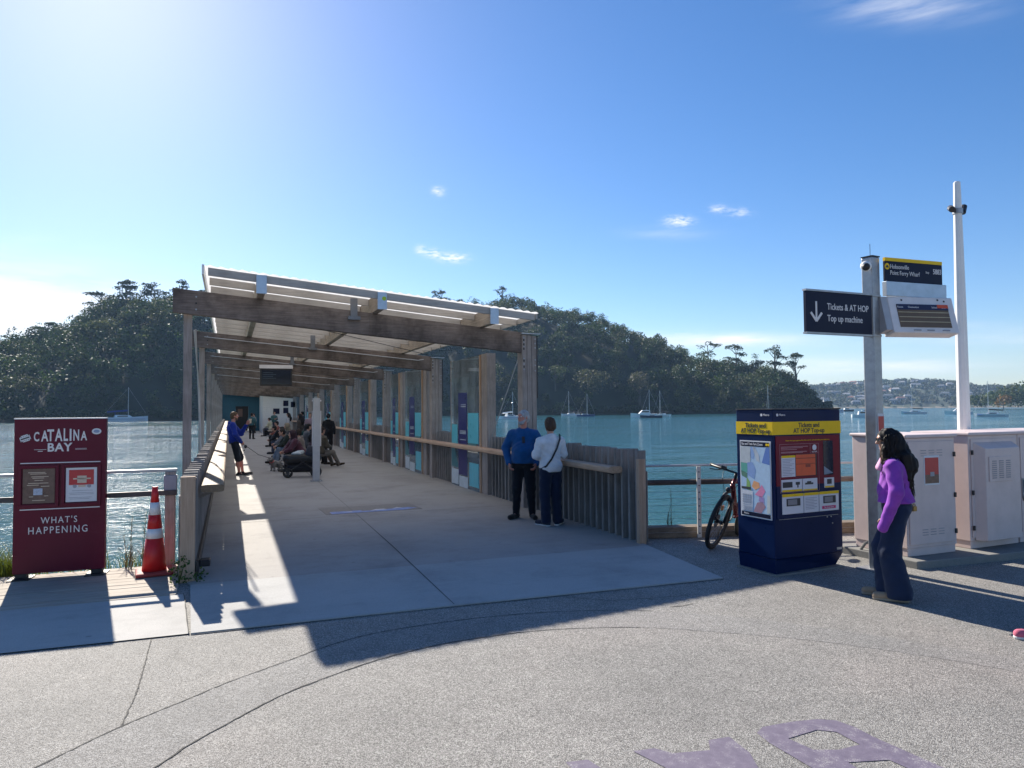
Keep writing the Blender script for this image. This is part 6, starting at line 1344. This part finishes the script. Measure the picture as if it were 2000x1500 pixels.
# --- benches
def bench(x, y0, y1, label):
    t = empty('bench', (x, y0, Z0), 0, label, 'bench', 'benches along the middle of the deck'); Ln = y1-y0
    b = MB()
    for i in range(4): b.box(-.24+i*.125, -.13+i*.125, 0, Ln, .40, .445)
    b.build('seat', M['weath_y'], t)
    for k in range(2): MB().box(-.2, .2, .2+k*(Ln-.5), .3+k*(Ln-.5), 0, .40).build('leg', M['steel_d'], t)
bench(2.2, 21.4, 25.8, 'nearest timber bench with seated people along the middle of the deck'); bench(2.3, 26.6, 32.5, 'second timber bench behind the nearest seated people'); bench(2.4, 36.5, 41.5, 'third timber bench farther down the deck'); bench(2.75, 51, 56, 'farthest timber bench near the terminal wall')
L90 = R(90)
def fg(nm, c): return (nm, c)
person('seated person in maroon puffer jacket with dark hood bending over the pram', (2.02, 22.0, Z0), L90+R(10), 1.70, HUNCH, dict(head=(0, .30, 1.12), wl=(-.10, .52, .62)), 'skin', ('maroon_puffer_jacket', (.085, .030, .045)), ('black', (.012, .012, .015)), ('grey', (.06, .06, .06)), ('hood', (.035, .016, .022)), bulk=1.3, hem=-.05, detail=.011, seed=21)
person('hunched man in dark green jacket and pale jeans sitting forward on the bench', (2.05, 24.8, Z0), L90+R(4), 1.78, HUNCH, dict(al=(-.12, .58, .085), tl=(-.12, .74, .05), kl=(-.13, .50, .52), ar=(.10, .70, .10), tr=(.10, .84, .09), kr=(.12, .48, .53)), 'skin', ('dark_green_jacket', (.020, .028, .024)), ('pale_denim', (.16, .21, .28)), ('dark', (.02, .02, .02)), ('short', (.02, .015, .012)), bulk=1.2, hem=-.05, detail=.012, seed=22)
person('person in black coat with legs out seated at the near bench end by the post', (2.62, 22.9, Z0), R(-60), 1.70, SIT, dict(al=(-.12, .62, .085), tl=(-.14, .74, .07), ar=(.10, .70, .09), tr=(.12, .84, .09), kl=(-.12, .42, .48), kr=(.12, .44, .48)), 'skin', ('tan_black_coat', (.075, .062, .045)), ('checked', (.16, .14, .12)), ('brown_boot', (.05, .035, .025)), ('short', (.03, .02, .018)), bulk=1.3, hem=-.1, detail=.012, seed=23)
person('seated person in grey hoodie and dark jeans behind the hunched man', (2.1, 27.2, Z0), L90, 1.72, HUNCH, dict(head=(0, .32, 1.12)), 'skin', ('grey_hoodie', (.13, .13, .14)), ('pink_grey', (.14, .09, .11)), ('dark', (.02, .02, .02)), ('short', (.015, .012, .012)), bulk=1.18, hem=-.05, detail=.013, seed=24)
person('seated person in fur trimmed dark coat in the middle of the second bench', (2.2, 28.9, Z0), L90+R(12), 1.72, SIT, None, 'skin', ('fur_coat_jacket', (.045, .038, .035)), ('black', (.012, .012, .015)), ('dark', (.02, .02, .02)), ('hood', (.20, .165, .12)), bulk=1.3, hem=-.1, detail=.013, seed=25)
person('woman with long black hair and dark green backpack sitting back on the second bench', (2.85, 28.6, Z0), R(20), 1.70, SIT, None, 'skin', ('dark_teal', (.012, .045, .045)), ('black', (.012, .012, .015)), ('dark', (.02, .02, .02)), ('long', (.010, .009, .010)), bulk=1.25, hem=-.1, detail=.013, seed=26)
person('slumped person in black jacket at the far end of the second bench', (2.15, 31.2, Z0), L90-R(8), 1.74, HUNCH, None, 'skin', ('black_jacket', (.014, .015, .02)), ('blue_jean', (.05, .065, .10)), ('dark', (.02, .02, .02)), ('short', (.012, .010, .010)), bulk=1.2, hem=-.05, detail=.014, seed=27)
person('seated person in rust and white top on the third bench', (2.35, 37.6, Z0), L90, 1.70, SIT, None, 'skin', ('rust', (.20, .06, .045)), ('black', (.012, .012, .015)), ('dark', (.02, .02, .02)), ('short', (.02, .016, .014)), bulk=1.15, hem=-.05, detail=.015, seed=28)
person('seated person in cream jacket on the farthest bench', (2.75, 53.0, Z0), R(60), 1.75, SIT, None, 'skin', ('cream_jacket', (.45, .42, .30)), ('grey', (.05, .05, .06)), ('dark', (.02, .02, .02)), ('short', (.02, .016, .014)), bulk=1.25, hem=-.1, detail=.016, seed=29)
person('dark haired person in teal top and black trousers standing far down the deck', (1.36, 48.4, Z0), R(-20), 1.68, STAND, None, 'skin_tan', ('teal', (.04, .10, .11)), ('black', (.012, .012, .015)), ('dark', (.02, .02, .02)), ('short', (.012, .010, .010)), detail=.015, seed=30)
person('person in green teal jacket standing before the white far wall', (3.35, 59.5, Z0), R(200), 1.74, STAND, dict(wl=(-.1, .28, 1.2), wr=(.12, .26, 1.15)), 'skin', ('green_teal_jacket', (.05, .11, .11)), ('grey', (.05, .05, .06)), ('dark', (.02, .02, .02)), ('short', (.03, .02, .018)), detail=.016, seed=31, bulk=1.15)
person('woman with very long black hair and pale top standing behind the second bench', (3.35, 45.0, Z0), R(80), 1.68, STAND, None, 'skin', ('pale_grey', (.34, .34, .36)), ('black', (.012, .012, .015)), ('dark', (.02, .02, .02)), ('long', (.010, .009, .010)), detail=.015, seed=32)
person('man in navy jumper with white shirt tail standing by the glass screens', (4.30, 46.5, Z0), R(70), 1.74, STAND, None, 'skin', ('navy_jumper', (.014, .022, .050)), ('white_cotton', (.40, .40, .40)), ('dark', (.02, .02, .02)), ('short', (.012, .010, .010)), detail=.015, seed=33)
person('person in pink and grey patterned jumper standing facing the quay', (3.85, 37.5, Z0), R(170), 1.68, STAND, None, 'skin', ('pink_grey_knit', (.26, .19, .22)), ('dark_plum', (.05, .035, .045)), ('dark', (.02, .02, .02)), ('short', (.02, .014, .012)), detail=.014, seed=34, bulk=1.12)
person('person in black hooded coat standing by the right handrail seen from behind', (3.88, 30.6, Z0), R(-20), 1.66, STAND, None, 'skin', ('black_coat_jacket', (.010, .010, .013)), ('black', (.012, .012, .015)), ('dark', (.02, .02, .02)), ('short', (.010, .009, .010)), bulk=1.15, hem=-.12, detail=.012, seed=35, hood=True)
person('small far figure in grey waiting by the terminal doorway', (1.9, 61.0, Z0), R(120), 1.6, STAND, None, 'skin', ('grey', (.16, .18, .19)), ('black', (.012, .012, .015)), ('dark', (.02, .02, .02)), ('short', (.02, .02, .02)), detail=.018, seed=36)
person('seated woman in dark plum coat back to back with the hunched man', (2.55, 24.2, Z0), R(-75), 1.68, SIT, None, 'skin', ('plum_coat_jacket', (.04, .022, .035)), ('black', (.012, .012, .015)), ('dark', (.02, .02, .02)), ('long', (.012, .010, .010)), bulk=1.25, hem=-.1, detail=.013, seed=41)
person('seated person in mid grey jacket facing the glass screens from the second bench', (2.65, 27.4, Z0), R(-80), 1.74, SIT, None, 'skin', ('slate_jacket', (.07, .075, .085)), ('black', (.012, .012, .015)), ('dark', (.02, .02, .02)), ('short', (.012, .010, .010)), bulk=1.25, hem=-.1, detail=.013, seed=42)
person('person in pale beige hooded jacket seated just behind the maroon puffer jacket', (2.15, 23.4, Z0), R(80), 1.62, SIT, None, 'skin', ('beige_jacket', (.20, .165, .14)), ('black', (.012, .012, .015)), ('dark', (.02, .02, .02)), ('bob', (.03, .02, .016)), bulk=1.25, hem=-.1, detail=.013, seed=43, hood=True)
person('woman with black hair in dark coat standing beside the second bench', (3.0, 33.5, Z0), R(60), 1.66, STAND, None, 'skin', ('brown_coat_jacket', (.05, .04, .035)), ('black', (.012, .012, .015)), ('dark', (.02, .02, .02)), ('long', (.010, .009, .010)), bulk=1.15, hem=-.12, detail=.014, seed=44)
# --- pram by the deck post
t = empty('pram', (1.84, 20.05, Z0), R(-4), 'black pram with white blanket parked behind the deck sign post', 'pram')
sdf_obj('carrycot', [('e', (0, 0, .52), (.40, .22, .17)), ('c', (-.3, 0, .50), (.32, 0, .50), .19, .19)], M['black'], t, .012, k=.05, cuts=[((0, 0, .60), (0, 0, 1))])
sdf_obj('canopy', [('e', (.22, 0, .60), (.22, .22, .24))], mat('pram_fabric', (.012, .015, .028), .8, var=.3), t, .012, cuts=[((0, 0, .58), (0, 0, -1)), ((.08, 0, .6), (-1, 0, .3))])
sdf_obj('blanket', [('e', (-.12, -.02, .63), (.15, .13, .06)), ('e', (-.02, .03, .66), (.10, .10, .06))], cloth('pale_blanket', (.42, .46, .48)), t, .01, k=.03, folds=.008)
sdf_obj('storage_basket', [('c', (-.25, 0, .26), (.25, 0, .26), .13, .13)], mat('pram_basket', (.012, .013, .02), .8), t, .012, cuts=[((0, 0, .34), (0, 0, 1))])
b = MB()
for q in (-.2, .2): b.tube([(-.34, q, .17), (.1, q, .46), (.48, q, .95)], .014, 8); b.tube([(.36, q, .17), (-.05, q, .46)], .014, 8)
b.tube([(.48, -.2, .95), (.48, .2, .95)], .017, 8); b.build('frame', M['steel_d'], t)
for (x, y, r) in ((-.36, -.24, .13), (-.36, .24, .13), (.36, -.25, .15), (.36, .25, .15)):
    b = MB(); b.torus((x, y, r), r-.022, .022, (0, 1, 0), 28, 8); wl = b.build('wheel', M['rubber'], t, smooth=True); b = MB(); b.tube([(x, y-.012, r), (x, y+.012, r)], r*.35, 14)
    for k in range(5): a = k*1.2566; b.bar((x, y, r), (x+math.cos(a)*(r-.025), y, r+math.sin(a)*(r-.025)), .02, .018)
    b.build('spokes', M['steel_d'], wl)

# ------------------------------------------------------------------ sea air that fades the far hills
hz_ = bpy.data.materials.new('haze_air'); hz_.use_nodes = True; n_ = hz_.node_tree.nodes; n_.clear()
o_ = n_.new('ShaderNodeOutputMaterial'); v_ = n_.new('ShaderNodeVolumePrincipled'); v_.inputs['Color'].default_value = (.42, .66, 1.0, 1); v_.inputs['Density'].default_value = .00012; v_.inputs['Anisotropy'].default_value = .25
hz_.node_tree.links.new(v_.outputs[0], o_.inputs['Volume'])
try: hz_.cycles.homogeneous_volume = True
except Exception: pass
tag(MB().box(-2500, 2700, -120, 2700, -5, 125).build('haze', hz_), 'thin bluish sea haze over the bay', 'haze', kind='stuff')
